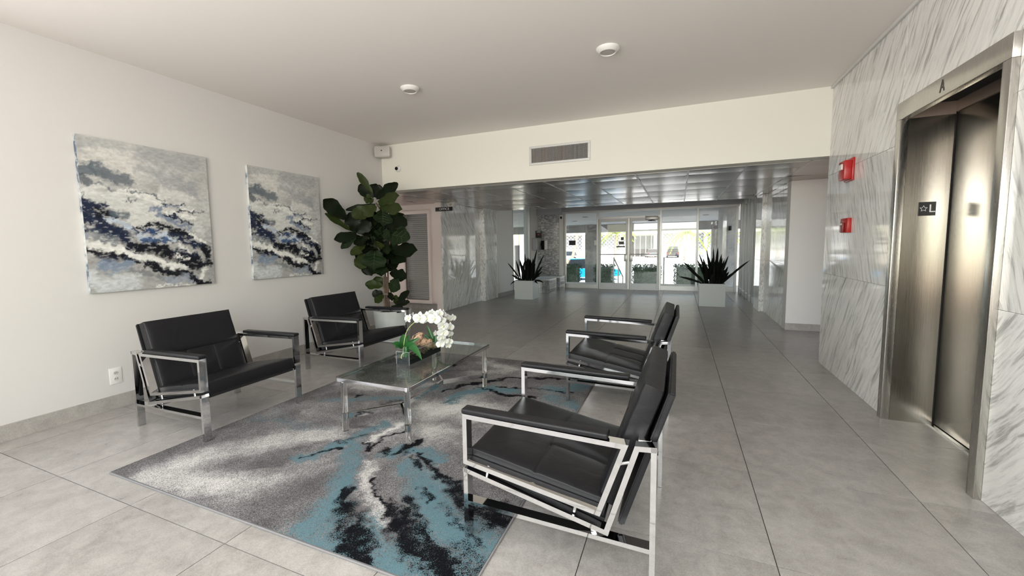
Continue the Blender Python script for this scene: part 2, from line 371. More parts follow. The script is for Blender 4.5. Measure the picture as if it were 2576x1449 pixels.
for y0, y1 in ((1.55, EY0), (.3, 1.55), (-.95, .3), (-1.35, -.95)):
    slab(y0, y1, 0, T1, 'marble_low'); slab(y0, y1, T1, T2, 'marble_left'); slab(y0, y1, T2, ZC, 'marble_right')
slab_end = box('marble_slab', XR, XR+.75, YS, YS+.018, 0, ZL, 'marble_right', wr)
struct(box('roof', -7.0, 3.4, -1.6, 12.5, 3.12, 3.4, 'wall_paint'), 'unseen flat roof slab added over the lobby to keep the sun out', 'roof')  # unseen lid added against sun leaking into the rooms
struct(box('wall_outer_right', 2.8, 3.0, YS, 9.62, -.3, 3.12, 'wall_paint'), 'unseen outer wall beyond the right recess, added to stop sun leaks', 'wall')  # this and the next outer walls are added to shut out the sun
struct(box('wall_outer_left', -6.8, -6.6, YS-.1, 9.57, -.3, 3.12, 'wall_paint'), 'unseen outer wall beyond the office, added to stop sun leaks', 'wall')
struct(box('wall_outer_office', -6.6, -4.76, 9.4, 9.57, -.3, 3.12, 'wall_paint'), 'unseen outer wall closing the office block, added to stop sun leaks', 'wall')
struct(box('wall_outer_store', 1.76, 2.8, 9.45, 9.62, -.3, 3.12, 'wall_paint'), 'unseen outer wall closing the block behind the right corridor marble, added to stop sun leaks', 'wall')
# recess to the right beyond the marble wall
struct(box('wall_recess_right', 1.47, 3.0, 7.23, 7.45, 0, 2.32, 'wall_paint'), 'pale wall end between the marble walls on the right', 'wall')
struct(box('wall_recess_side', 2.6, 2.8, YS, 7.3, 0, 2.3, 'wall_paint'), 'side wall of the right recess', 'wall')
struct(box('baseboard_right', 1.462, 2.6, 7.215, 7.23, 0, .10, 'base_tile', None, .001, 1), 'grey tile baseboard under the pale wall end on the right', 'baseboard')
# corridor marble walls
wcr = sroot('wall_corridor_right', 'polished marble wall along the right of the corridor', 'wall')
box('wall_core', 1.49, 1.75, 7.46, 9.62, 0, 2.4, 'dark_gap', wcr)
for z0, z1, mm in ((0, T1, 'marble_right'), (T1, ZL, 'marble_left')):
    for y0, y1 in ((7.23, 8.1), (8.1, 9.0)): slab(y0, y1, z0, z1, mm, 1.472, wcr)
    slab(9.018, 9.6, z0, z1, 'marble_steep', 1.395, wcr)
    g_ = box('marble_slab', 1.395, 1.50, 9.0, 9.018, z0+.001, z1-.001, mm, wcr)
box('wall_core', 1.41, 1.75, 9.02, 9.62, 0, 2.4, 'dark_gap', wcr)
wcl = sroot('wall_corridor_left', 'polished marble wall under the office sign on the left of the corridor', 'wall')
box('wall_core', -4.75, -4.315, 7.49, 9.57, 0, 2.4, 'dark_gap', wcl); box('wall_core', -4.4, -4.19, 8.89, 9.57, 0, 2.4, 'dark_gap', wcl)
for z0, z1, mm in ((0, T1, 'marble_left'), (T1, ZL, 'marble_right')):
    for y0, y1 in ((7.14, 8.0), (8.0, 8.86)): slab(y0, y1, z0, z1, mm, -4.296, wcl, sgn=-1)
    slab(8.878, 9.57, z0, z1, 'marble_steep', -4.172, wcl, sgn=-1)
    box('marble_slab', -4.30, -4.172, 8.86, 8.878, z0+.001, z1-.001, mm, wcl)
# office wall with window and blind
wo = sroot('wall_office', 'pinkish white office wall with a blind covered window', 'wall')
OX0, OX1, OZ0, OZ1, OY = -5.27, -4.70, .20, 1.97, 7.28
box('wall_face', -6.6, OX0, OY, OY+.2, 0, 2.32, 'office_paint', wo); box('wall_face', OX1, -4.44, OY, OY+.2, 0, 2.32, 'office_paint', wo)
box('wall_face', OX0, OX1, OY, OY+.2, 0, OZ0, 'office_paint', wo); box('wall_face', OX0, OX1, OY, OY+.2, OZ1, 2.32, 'office_paint', wo)
box('wall_corner', -4.44, -4.315, 7.14, 7.48, 0, 2.32, 'office_paint', wo)
struct(box('baseboard_office', -6.4, -4.40, OY-.014, OY, 0, .13, 'base_tile', None, .001, 1), 'brown grey tile baseboard under the office window', 'baseboard')
struct(box('wall_recess_left', -6.6, -6.4, YS, 7.3, 0, 2.3, 'office_paint'), 'side wall of the recess beside the office', 'wall')
struct(box('wall_return_left', -6.6, XL-.25, YS-.1, YS+.12, 0, 2.3, 'wall_paint'), 'hidden return of the white wall behind the fig', 'wall')
w2 = sroot('window_2', 'office window with closed white slatted blind', 'window')
for (a, b_, c, d) in ((OX0-.06, OX0, OZ0-.06, OZ1+.07), (OX1, OX1+.06, OZ0-.06, OZ1+.07)): box('window_frame', a, b_, OY-.025, OY+.03, c, d, 'office_paint', w2, .004)
box('window_frame', OX0-.061, OX1+.061, OY-.029, OY+.031, OZ1, OZ1+.07, 'office_paint', w2, .004)
box('window_sill', OX0-.09, OX1+.09, OY-.06, OY+.03, OZ0-.07, OZ0, 'office_paint', w2, .006)
glass('office_glass', (.95, .95, .95), 0, .02)
box('pane', OX0, OX1, OY+.02, OY+.025, OZ0, OZ1, 'office_glass', w2)
box('window_back', OX0-.02, OX1+.02, OY+.1, OY+.19, OZ0, OZ1, 'outside_grey', w2)
zz = OZ0+.03
while zz < OZ1-.02:
    bm = bmesh.new(); abox(bm, OX0+.01, OX1-.01, -.019, .019, -.0012, .0012, 0, M=Matrix.Translation((0, OY+.065, zz)) @ Matrix.Rotation(math.radians(64), 4, 'X')); bmo('blind_slat', bm, 'blind', w2); zz += .042
# low metal ceiling
lc = sroot('ceiling_low', 'low ceiling of bowed brushed metal panels over the corridor', 'ceiling')
box('ceiling_void', -6.6, 3.0, YS+.2, 9.75, ZL+.03, ZL+.14, 'dark_gap', lc)
px0, pw, py0, pd = .09, .608, 6.0, .777
def panel(x0, x1, y0, y1):
    nx, ny = 2, 6; v = []; f = []
    hx, hy = (x1-x0)/2-.003, (y1-y0)/2-.002; sag = .004+.006*random.random(); tl = random.uniform(-.0025, .0025)
    for j in range(ny+1):
        for i in range(nx+1):
            s = -1+2*i/nx; q = -1+2*j/ny; v.append((s*hx, q*hy, -sag*(1-q*q)+tl*s+.004))
    for j in range(ny):
        for i in range(nx): a = j*(nx+1)+i; f.append((a, a+nx+1, a+nx+2, a+1))
    o = pyd('ceiling_panel', v, f, 'ceiling_metal', lc, 180, ((x0+x1)/2, (y0+y1)/2, ZL))
xe = [-6.6]+[px0+pw*k for k in range(-10, 3)]+[1.9, 2.55]; ye = [YS+.2]+[py0+pd*k for k in range(0, 5)]+[9.72]
for x0, x1 in zip(xe, xe[1:]):
    for y0, y1 in zip(ye, ye[1:]):
        if x1-x0 < .05: continue
        if (x1 < -4.35 and y0 > 7.2) or (x0 > 1.45 and y0 > 7.2): continue
        panel(x0, x1, y0, y1)
for x in xe[1:-1]: box('grid_bar', x-.011, x+.011, YS+.2, 7.28 if (x < -4.4 or x > 1.5) else 9.73, ZL-.004, ZL+.012, 'ceiling_grid', lc)
box('edge_trim', -6.6, 3.0, YS+.2, YS+.215, ZL-.002, ZL+.01, 'ceiling_grid', lc)
# vestibule: higher ceiling, side walls
struct(box('ceiling_vestibule', -4.9, 2.2, 9.72, 12.5, 2.45, 2.62, 'wall_paint'), 'pale ceiling just inside the glass entrance', 'ceiling')
struct(box('wall_fascia', -4.9, 2.2, 9.72, 9.76, ZL+.004, 2.5, 'wall_paint'), 'edge drop at the end of the metal ceiling', 'wall')
VX = [(-4.165, 9.57), (-4.10, 10.47), (-3.99, 11.55), (-3.93, 12.30)]
def vwall(name, a, b_, z0, z1, th, m, par=None):
    (xa, ya), (xb, yb) = a, b_
    v = [(xa, ya, z0), (xb, yb, z0), (xb-th, yb, z0), (xa-th, ya, z0), (xa, ya, z1), (xb, yb, z1), (xb-th, yb, z1), (xa-th, ya, z1)]
    return pyd(name, v, [(3, 2, 1, 0), (4, 5, 6, 7), (0, 1, 5, 4), (1, 2, 6, 5), (2, 3, 7, 6), (3, 0, 4, 7)], m, par)
struct(vwall('wall_vestibule_left', VX[0], VX[1], 0, 2.5, .2, 'wall_paint'), 'white wall between the marble and the narrow side window', 'wall')
struct(vwall('baseboard_vestibule', (VX[0][0]+.012, VX[0][1]), (VX[1][0]+.012, VX[1][1]), 0, .10, .014, 'base_tile'), 'grey baseboard behind the left planter', 'baseboard')
struct(vwall('wall_defibrillator', VX[2], VX[3], 0, 2.5, .18, 'wall_paint'), 'narrow white wall carrying the grey defibrillator cabinet', 'wall')
w3 = sroot('window_3', 'tall narrow side window by the left planter', 'window')
vwall('pane', (VX[1][0]-.04, VX[1][1]), (VX[2][0]-.04, VX[2][1]), .06, 2.45, .008, 'window_glass', w3)
for a in (VX[1], VX[2]): box('mullion', a[0]-.09, a[0]+.012, a[1]-.02, a[1]+.03, 0, 2.45, 'aluminium', w3)
vwall('bottom_rail', VX[1], VX[2], 0, .10, .08, 'aluminium', w3)
# mosaic wall between the bench and the entrance glass
wm = sroot('wall_mosaic', 'grey glass mosaic wall of small glossy tiles', 'wall')
box('mosaic_backing', -3.93, -3.285, 12.16, 12.32, 0, 2.19, 'outside_grey', wm)
bm = bmesh.new()
for r_ in range(91):
    for c_ in range(13):
        x0 = -3.93+c_*.0496; z0 = r_*.024
        abox(bm, x0+.001, x0+.0486, 12.16-random.choice((.003, .005, .007)), 12.16, z0+.001, z0+.023)
o = bmo('mosaic_tiles', bm, 'mosaic_tile', wm); o['kind'] = 'stuff'
struct(box('trim_1', -3.285, -3.17, 12.2, 12.4, 0, 2.24, 'outside_white'), 'white post between the mosaic and the entrance glass', 'trim')

# ------------------------------------------------------------------ front glazing
w4 = sroot('window_4', 'aluminium framed entrance glazing across the end of the lobby', 'window')
def bar(par, x0, x1, z0, z1, name='mullion', y0=YG-.05, y1=YG+.05, m='aluminium'): return box(name, x0, x1, y0, y1, z0, z1, m, par, .003, 1)
for x in (-3.14, -2.17, -.46, .455, 1.37): bar(w4, x-.028, x+.028, 0, 2.28)
bar(w4, -3.17, -2.17, 0, .13, 'bottom_rail', YG-.046, YG+.046); bar(w4, -.46, 1.40, 0, .13, 'bottom_rail', YG-.046, YG+.046)
bar(w4, -2.17, -.46, 2.02, 2.07, 'transom', YG-.046, YG+.046)
bar(w4, -3.17, 1.42, 2.215, 2.30, 'head_rail', YG-.046, YG+.046)
for a, b_, c, d in ((-3.11, -2.2, .13, 2.22), (-.43, .43, .13, 2.22), (.48, 1.34, .13, 2.22), (-2.14, -.49, 2.07, 2.22)):
    box('pane', a, b_, YG-.004, YG+.004, c, d, 'window_glass', w4)
box('head_beam', -3.95, 1.7, 12.2, 12.5, 2.27, 2.5, 'outside_grey', w4)
box('head_beam', -3.95, -3.17, 12.05, 12.2, 2.19, 2.5, 'outside_grey', w4)
def door(n, x0, x1, hinge, label):
    d = sroot(n, label, 'door'); s = .055
    bar(d, x0, x0+s, .01, 2.01, 'door_stile', YG-.03, YG+.03, 'aluminium_white'); bar(d, x1-s, x1, .01, 2.01, 'door_stile', YG-.03, YG+.03, 'aluminium_white')
    bar(d, x0+s, x1-s, .01, .17, 'door_rail', YG-.03, YG+.03, 'aluminium_white'); bar(d, x0+s, x1-s, 1.93, 2.01, 'door_rail', YG-.03, YG+.03, 'aluminium_white')
    box('pane', x0+s, x1-s, YG-.004, YG+.004, .17, 1.93, 'window_glass', d)
    bm = bmesh.new(); cyl(bm, (x0+.03, YG-.09, 1.0), .014, x1-x0-.06, 'X', 10); bmo('push_bar', bm, 'aluminium', d, 40)
    hx = x1-.04 if hinge == 'L' else x0+.04
    box('lock_plate', hx-.045, hx+.045, YG-.075, YG-.03, .80, 1.0, 'aluminium', d, .004)
    return d
d1 = door('door_1', -2.135, -1.33, 'L', 'left leaf of the glass entrance doors, with three dark stickers')
d2_ = door('door_2', -1.27, -.49, 'R', 'right leaf of the glass entrance doors, with the closer arm')
bar(w4, -1.328, -1.272, 0, 2.02, 'mullion')
for (x0, x1, z0, z1) in ((-1.52, -1.44, 1.40, 1.49), (-1.57, -1.43, 1.28, 1.37), (-1.64, -1.40, 1.20, 1.24)): box('sticker', x0, x1, YG-.008, YG-.005, z0, z1, 'black_sign', d1)
box('door_closer', -.86, -.52, YG-.12, YG-.03, 1.95, 2.05, 'aluminium', d2_, .006); bm = bmesh.new(); tube(bm, [(-.62, YG-.1, 1.95), (-.78, YG-.16, 1.925), (-.6, YG-.04, 1.92)], .009, 6); bmo('closer_arm', bm, 'black_plastic', d2_)
tag(box('notice_plate', -3.02, -2.82, YG-.012, YG-.006, 1.28, 1.42, 'black_sign'), 'dark rectangular notice on the left entrance pane', 'sign')
# right side glazing of the vestibule
w5 = sroot('window_5', 'side glazing with grey mullions by the right planter', 'window')
for yv in (12.28, 11.75, 11.2, 10.75, 10.25, 9.66): box('mullion', 1.44, 1.53, yv-.03, yv+.03, 0, 2.45, 'aluminium_dark', w5, .003, 1)
box('bottom_rail', 1.45, 1.52, 9.62, 12.3, 0, .12, 'aluminium_white', w5); box('head_rail', 1.45, 1.52, 9.62, 12.3, 2.2, 2.45, 'aluminium', w5)
box('pane', 1.48, 1.486, 9.62, 12.3, .12, 2.2, 'window_glass', w5)

# ------------------------------------------------------------------ elevator
el = thing('elevator_entrance', 'stainless steel elevator entrance set into the marble wall', 'elevator', (XR, 3.3, 0))
el.location = (0, 0, 0)
FX = XR-.03
box('frame_post', FX, XR+.02, EY0, EY0+.06, 0, EZ-.115, 'frame_steel', el, .003)
box('frame_post', FX, XR+.02, EY1-.06, EY1, 0, EZ-.115, 'frame_steel', el, .003)
hd = box('frame_header', FX, XR+.02, EY0, EY1, EZ-.115, EZ, 'frame_steel', el, .003)
box('jamb_panel', XR+.02, 1.70, EY1-.06, EY1-.03, 0, EZ-.115, 'brushed_steel', el); box('jamb_panel', XR+.02, 1.70, EY0+.03, EY0+.06, 0, EZ-.115, 'brushed_steel', el)
box('upper_panel', XR+.02, 1.70, EY1-.06, EY1-.03, EZ-.114, 2.40, 'upper_steel_reflection', el); box('upper_panel', XR+.02, 1.70, EY0+.03, EY0+.06, EZ-.114, 2.40, 'upper_steel_reflection', el)
box('upper_panel', XR+.02, 1.70, EY0+.03, EY1-.03, 2.38, 2.42, 'upper_steel_reflection', el)
box('door_panel', 1.668, 1.70, EY0+.03, 3.24, .012, EZ-.105, 'brushed_steel', el, .002); box('door_panel', 1.668, 1.70, 3.244, EY1-.064, .012, EZ-.105, 'brushed_steel', el, .002)
box('transom_panel', 1.664, 1.70, EY0+.03, EY1-.06, EZ-.10, 2.40, 'upper_steel_reflection', el)
box('corner_gap', 1.6645, 1.668, EY1-.066, EY1-.0605, 0, 2.38, 'dark_gap', el)
box('sill', 1.64, 1.74, EY0+.03, EY1-.03, 0, .008, 'chrome_dull', el); box('shaft_back', 1.70, 1.76, EY0, EY1, 0, 2.45, 'dark_gap', el)
fz = frame_m((FX-.001, 3.30, EZ-.058), (0, -1, 0), (0, 0, 1)); text('letter', 'A', .10, fz, 'dark_letter', hd, .001, xs=.75)
sg = thing('floor_sign', 'small black elevator jamb sign with a white star and letter L', 'sign'); SY = EY1-.062
box('plate', 1.507, 1.597, SY-.003, SY, 1.460, 1.553, 'black_sign', sg)
text('letter', 'L', .075, frame_m((1.577, SY-.004, 1.506), (1, 0, 0), (0, 0, 1)), 'white_print', sg, .0008)
v = []; 
for k in range(10):
    for rr in ((.022, .011)[k % 2], (.0175, .0085)[k % 2]): a = math.pi/2+k*math.pi/5; v.append((1.533+rr*math.cos(a), SY-.0045, 1.508+rr*math.sin(a)))
pyd('star_outline', v, [(2*k, 2*k+1, (2*k+3) % 20, (2*k+2) % 20) for k in range(10)], 'white_print', sg)
# fire alarm horn and pull station on the marble
fa = thing('fire_alarm_strobe', 'red fire alarm horn strobe high on the marble wall', 'fire alarm')
box('back_box', XR-.018, XR, 4.66, 4.86, 1.83, 2.03, 'red_paint', fa, .005)
bm = bmesh.new(); abox(bm, -.03, .03, -.075, .075, -.085, .085, .012, 2, Matrix.Translation((XR-.045, 4.74, 1.925))); bmo('horn_cover', bm, 'red_paint', fa, 40)
box('strobe_lens', XR-.085, XR-.07, 4.70, 4.78, 1.93, 1.98, 'white_plastic', fa, .004)
text('lettering', 'FIRE', .045, frame_m((XR-.0195, 4.835, 1.93), (0, 0, 1), (0, 1, 0)), 'dark_red', fa, .0006)
fp = thing('fire_pull_station', 'red fire pull station below the alarm on the marble wall', 'fire alarm')
box('back_box', XR-.03, XR, 4.66, 4.84, 1.37, 1.50, 'red_paint', fp, .004); box('pull_handle', XR-.05, XR-.03, 4.72, 4.79, 1.375, 1.46, 'dark_red', fp, .005)
box('handle_label', XR-.052, XR-.05, 4.73, 4.78, 1.44, 1.455, 'white_print', fp)

# ------------------------------------------------------------------ wall and ceiling fittings
vt = thing('air_vent', 'white framed air grille with dark louvres on the cream drop wall', 'vent'); VY = YS
vx0, vx1, vz0, vz1 = -1.845, -1.04, 2.352, 2.595
for (a, b_, c, d) in ((vx0, vx1, vz0, vz0+.03), (vx0, vx1, vz1-.03, vz1), (vx0, vx0+.03, vz0+.03, vz1-.03), (vx1-.03, vx1, vz0+.03, vz1-.03)): box('frame', a, b_, VY-.014, VY-.0005, c, d, 'aluminium_white', vt, .003, 1)
box('backing', vx0+.03, vx1-.03, VY-.003, VY-.001, vz0+.03, vz1-.03, 'dark_gap', vt)
for i in range(46):
    x = vx0+.038+i*(vx1-vx0-.076)/45
    box('louvre', x-.0016, x+.0016, VY-.012, VY-.004, vz0+.03, vz1-.03, 'ivory_plastic', vt)
bm = bmesh.new()
for k in range(12): z = vz0+.04+k*.0148; abox(bm, vx0+.03, vx1-.03, VY-.007, VY-.004, z, z+.0014)
o = bmo('cross_louvres', bm, 'ivory_plastic', vt); o['kind'] = 'stuff'
def downlight(x, y, label, zc=ZC, r=.092):
    l = thing('ceiling_light', label, 'light', group='round surface lights on the high ceiling', loc=(x, y, zc))
    bm = bmesh.new(); lathe(bm, (0, 0, 0), [(r, -.001), (r, -.006), (r*.96, -.014), (r*.80, -.03), (r*.68, -.036), (r*.66, -.030)], 40); bmo('trim_ring', bm, 'white_plastic', l, 50)
    bm = bmesh.new(); lathe(bm, (0, 0, 0), [(r*.66, -.029), (r*.5, -.033), (r*.2, -.0345)], 32); bmo('lens', bm, 'lens_grey', l, 50)
downlight(-.553, 3.55, 'round white ceiling light nearer the marble wall'); downlight(-2.464, 3.57, 'round white ceiling light nearer the paintings')
sp = thing('corner_speaker', 'small ivory speaker in the ceiling corner by the drop wall', 'speaker')
MS = Matrix.Translation((-4.14, YS-.13, 2.735)) @ Matrix.Rotation(math.radians(22), 4, 'Z')
box('housing', -.115, .115, -.05, .05, -.08, .08, 'ivory_plastic', sp, .022, 3, MS); box('grille', -.095, .095, -.056, -.05, -.064, .064, 'lens_grey', sp, .003, 2, MS)
bm = bmesh.new(); cyl(bm, (0, -.062, .01), .009, .006, 'Y', 12); bmesh.ops.transform(bm, matrix=MS, verts=bm.verts); bmo('badge', bm, 'black_plastic', sp)
box('bracket', -4.20, -4.12, YS-.10, YS, 2.70, 2.76, 'ivory_plastic', sp)
dc = thing('dome_camera', 'small round white security camera with dark lens beside the corner speaker', 'camera')
bm = bmesh.new(); lathe(bm, (-3.955, YS, 2.49), [(.05, -.001), (.05, -.012), (.038, -.03), (.03, -.034)], 28, 'Y'); bmo('housing', bm, 'white_plastic', dc, 40)
bm = bmesh.new(); lathe(bm, (-3.965, YS-.028, 2.49), [(.026, 0), (.024, -.018), (.012, -.026)], 20, 'Y'); bmo('lens', bm, 'black_plastic', dc, 40)
def outlet(name, label, x, y, z, ax, w=.075, h=.125):
    o = thing(name, label, 'outlet')
    s = 1 if x < 0 else -1
    box('cover_plate', x, x+.006*s, y-w/2, y+w/2, z-h/2, z+h/2, 'white_plastic', o, .0025)
    for dz in (-.024, .024):
        bm = bmesh.new(); cyl(bm, (x+.006*s, y, z+dz), .017, .003*s, 'X', 20); r_ = bmo('receptacle', bm, 'ivory_plastic', o, 40)
        for dy in (-.006, .006): box('slot', x+.0091*s, x+.0097*s, y+dy-.0015, y+dy+.0015, z+dz-.004, z+dz+.006, 'black_plastic', r_)
outlet('wall_outlet', 'white double power outlet low on the white wall left of the armchair', XL, 1.84, .275, 'X', .085, .135)
outlet('marble_outlet', 'white power outlet low on the left corridor marble', -4.296, 7.745, .25, 'X')
os_ = thing('office_sign', 'black OFFICE sign with white letters hung on the left corridor marble', 'sign')
box('plate', -4.40, -4.02, 7.10, 7.115, 1.985, 2.062, 'black_sign', os_, .002); text('lettering', 'OFFICE', .062, frame_m((-4.2, 7.099, 2.023), (1, 0, 0), (0, 0, 1)), 'white_print', os_, .0008, xs=1.15)
cw = thing('emergency_light', 'small white wedge shaped fitting under the metal ceiling by the office sign', 'fixture')
bm = bmesh.new(); quadprism(bm, [(-4.24, 2.165), (-4.04, 2.165), (-4.10, 2.07), (-4.19, 2.07)], 7.25, 7.37); bmo('housing', bm, 'white_plastic', cw)
bm = bmesh.new(); cyl(bm, (-4.14, 7.235, 2.12), .022, .016, 'Y', 14); bmo('lens', bm, 'lens_grey', cw)
ae = thing('defibrillator_cabinet', 'grey defibrillator cabinet on the narrow white wall', 'cabinet')
MA = frame_m((-3.955, 11.87, 1.32), (.08, 1, 0), (0, 0, 1))
box('cabinet_body', -.19, .19, -.17, .17, 0, .15, 'outside_grey', ae, .008, 2, MA); box('cabinet_door', -.17, .17, -.15, .15, .15, .156, 'aluminium', ae, .003, 2, MA); box('handle', .13, .145, -.04, .04, .156, .172, 'black_plastic', ae, 0, 2, MA)
asn = thing('defibrillator_sign', 'small dark sign with AED and a red heart above the grey cabinet', 'sign')
MB_ = frame_m((-3.93, 11.98, 1.62), (1, 0, 0), (0, 0, 1)); box('plate', -.02, .17, -.105, .105, 0, .006, 'black_sign', asn, 0, 2, MB_)
text('lettering', 'AED', .07, MB_ @ Matrix.Translation((.075, .07, .007)), 'white_print', asn, .0006)
v = [(0, -.034)]+[(.032*math.sin(a)**3*1.05, .006+.027*(13*math.cos(a)-5*math.cos(2*a)-2*math.cos(3*a)-math.cos(4*a))/16) for a in [math.pi*(1-k/12) for k in range(1, 24)]]
pyd('heart', [MB_ @ Vector((x+.075, y-.02, .0075)) for x, y in v], [tuple(range(len(v)))], 'red_paint', asn)
v = [(0, -.045), (-.012, -.02), (-.002, -.02), (-.010, .01), (.012, -.012), (.003, -.012)]
sc = thing('wall_sconce', 'black and white box wall lamp on the mosaic wall', 'lamp')
box('back_plate', -3.80, -3.70, 12.07, 12.15, 1.16, 1.43, 'black_plastic', sc, .004); box('shade', -3.70, -3.62, 12.05, 12.15, 1.16, 1.43, 'white_plastic', sc, .006)
tag(box('entrance_camera', -3.235, -3.195, 12.12, 12.2, 2.06, 2.13, 'black_plastic', None, .012), 'tiny black camera at the top of the white post', 'camera')
tag(box('wall_lamp', 1.24, 1.31, 12.9, 12.98, 1.62, 1.74, 'black_plastic', None, .008), 'small black lamp on the grey stone pier outside right', 'lamp')

# shape data for the pattern strokes, leaves, stems and flowers (metres)
RUG=[["L",0.8,[[-2.721,1.469,0.11],[-2.708,1.574,0.11],[-2.493,1.88,0.11],[-2.213,2.113,0.11]]],["L",0.7,[[-2.792,1.305,0.1],[-2.567,1.331,0.1],[-2.342,1.4,0.1],[-2.105,1.455,0.1]]],["L",1.0,[[-1.762,2.724,0.16],[-1.574,2.925,0.16],[-1.447,2.846,0.16]]],["L",0.6,[[-1.57,2.396,0.12],[-1.448,2.349,0.12]]],["L",0.7,[[-2.949,2.966,0.07],[-2.509,2.989,0.07],[-2.134,3.215,0.07]]],["L",0.9,[[-1.676,1.883,0.035],[-1.465,1.635,0.035],[-1.275,1.466,0.035]]],["L",1.0,[[-1.832,2.395,0.02],[-1.87,2.312,0.02],[-1.879,2.12,0.02]]],["L",0.6,[[-1.952,4.101,0.07],[-1.547,3.946,0.07],[-1.867,3.688,0.07]]],["L",0.4,[[-2.698,2.343,0.05],[-2.307,2.295,0.05]]],["T",1.0,[[-1.941,2.026,0.05],[-1.771,1.831,0.06],[-1.666,1.652,0.07],[-1.574,1.481,0.08],[-1.502,1.334,0.13],[-1.363,1.264,0.15],[-1.142,1.227,0.17]]],["T",1.0,[[-1.353,1.469,0.05],[-1.159,1.292,0.09],[-0.984,1.258,0.14]]],["T",1.0,[[-1.454,1.956,0.07],[-1.318,1.882,0.09],[-1.17,1.754,0.11],[-1.059,1.636,0.13],[-0.961,1.552,0.14],[-0.855,1.534,0.13],[-0.771,1.488,0.13]]],["T",0.8,[[-1.043,1.339,0.12],[-0.91,1.321,0.12],[-0.795,1.368,0.12]]],["T",1.0,[[-1.646,2.005,0.055],[-1.608,2.104,0.055],[-1.465,2.143,0.055],[-1.327,2.067,0.055]]],["T",1.0,[[-2.125,1.752,0.05],[-2.055,1.877,0.05],[-1.997,2.041,0.05],[-1.99,2.199,0.05],[-1.96,2.361,0.05]]],["T",0.6,[[-2.548,2.066,0.035],[-2.389,2.085,0.035],[-2.296,2.164,0.035]]],["T",0.35,[[-2.936,2.278,0.06],[-2.513,2.037,0.06]]],["T",0.5,[[-2.977,2.097,0.05],[-2.703,2.128,0.05],[-2.416,2.133,0.05]]],["T",0.8,[[-2.722,2.577,0.05],[-2.489,2.713,0.05],[-2.161,2.838,0.05]]],["T",1,[[-1.72,2.959,0.07],[-1.7,3.162,0.07],[-1.582,3.312,0.07],[-1.319,3.359,0.07]]],["T",0.8,[[-1.045,3.515,0.1],[-0.852,3.588,0.1],[-0.738,3.798,0.1]]],["T",0.8,[[-0.948,3.301,0.1],[-0.715,3.21,0.1]]],["T",0.6,[[-2.189,3.138,0.05],[-1.943,3.175,0.05]]],["B",1.0,[[-1.604,1.628,0.03],[-1.554,1.543,0.045],[-1.468,1.462,0.055],[-1.351,1.377,0.065],[-1.253,1.293,0.07],[-1.17,1.216,0.05]]],["B",1.0,[[-1.528,1.759,0.01],[-1.382,1.612,0.015],[-1.255,1.528,0.03],[-1.183,1.518,0.06],[-1.08,1.443,0.06],[-0.993,1.382,0.06],[-0.871,1.351,0.07],[-0.802,1.332,0.06]]],["B",0.8,[[-1.087,1.52,0.03],[-1.023,1.484,0.05],[-0.952,1.414,0.06],[-0.85,1.346,0.05]]],["B",1.0,[[-1.484,2.102,0.012],[-1.331,2.005,0.022],[-1.227,1.932,0.03],[-1.101,1.853,0.035],[-1.003,1.797,0.045],[-0.893,1.733,0.06],[-0.782,1.708,0.075],[-0.711,1.689,0.06]]],["B",0.8,[[-1.237,1.774,0.022],[-1.135,1.722,0.022]]],["B",0.8,[[-1.241,1.68,0.028],[-1.127,1.579,0.028]]],["B",0.7,[[-1.045,1.693,0.02],[-0.901,1.595,0.02],[-0.759,1.524,0.02]]],["B",0.6,[[-0.844,1.458,0.06],[-0.759,1.418,0.06],[-0.725,1.396,0.06]]],["B",0.5,[[-1.342,1.64,0.02],[-1.227,1.579,0.02]]],["B",1.0,[[-1.712,2.064,0.02],[-1.643,1.99,0.02]]],["B",1.0,[[-1.598,2.041,0.02],[-1.571,2.119,0.04],[-1.571,2.274,0.025]]],["B",0.8,[[-1.484,2.037,0.02],[-1.391,1.966,0.02]]],["B",1.0,[[-2.108,1.783,0.008],[-2.061,1.883,0.02],[-1.995,1.952,0.022]]],["B",1.0,[[-2.059,2.017,0.01],[-2.011,2.102,0.01],[-1.948,2.175,0.01]]],["B",1.0,[[-1.897,2.08,0.012],[-1.812,2.041,0.02],[-1.824,2.204,0.01],[-1.759,2.31,0.01]]],["B",0.6,[[-2.192,2.248,0.008],[-1.975,2.311,0.008]]],["B",0.8,[[-2.57,2.756,0.02],[-2.506,2.78,0.02]]],["B",0.8,[[-2.246,2.667,0.012],[-2.133,2.801,0.012]]],["B",1.0,[[-1.94,3.071,0.01],[-1.795,3.343,0.025],[-1.557,3.61,0.03],[-1.367,3.744,0.025],[-0.914,3.851,0.03],[-0.719,3.986,0.03]]],["B",1.0,[[-1.687,3.327,0.01],[-1.363,3.24,0.03],[-1.1,3.243,0.02]]],["B",0.9,[[-1.521,3.39,0.015],[-1.094,3.497,0.015],[-0.829,3.493,0.015]]],["B",0.5,[[-1.774,2.893,0.02],[-1.696,3.016,0.02]]],["B",0.6,[[-2.329,3.516,0.01],[-2.02,3.771,0.01]]],["B",0.6,[[-2.474,2.817,0.008],[-2.753,2.763,0.008]]]]
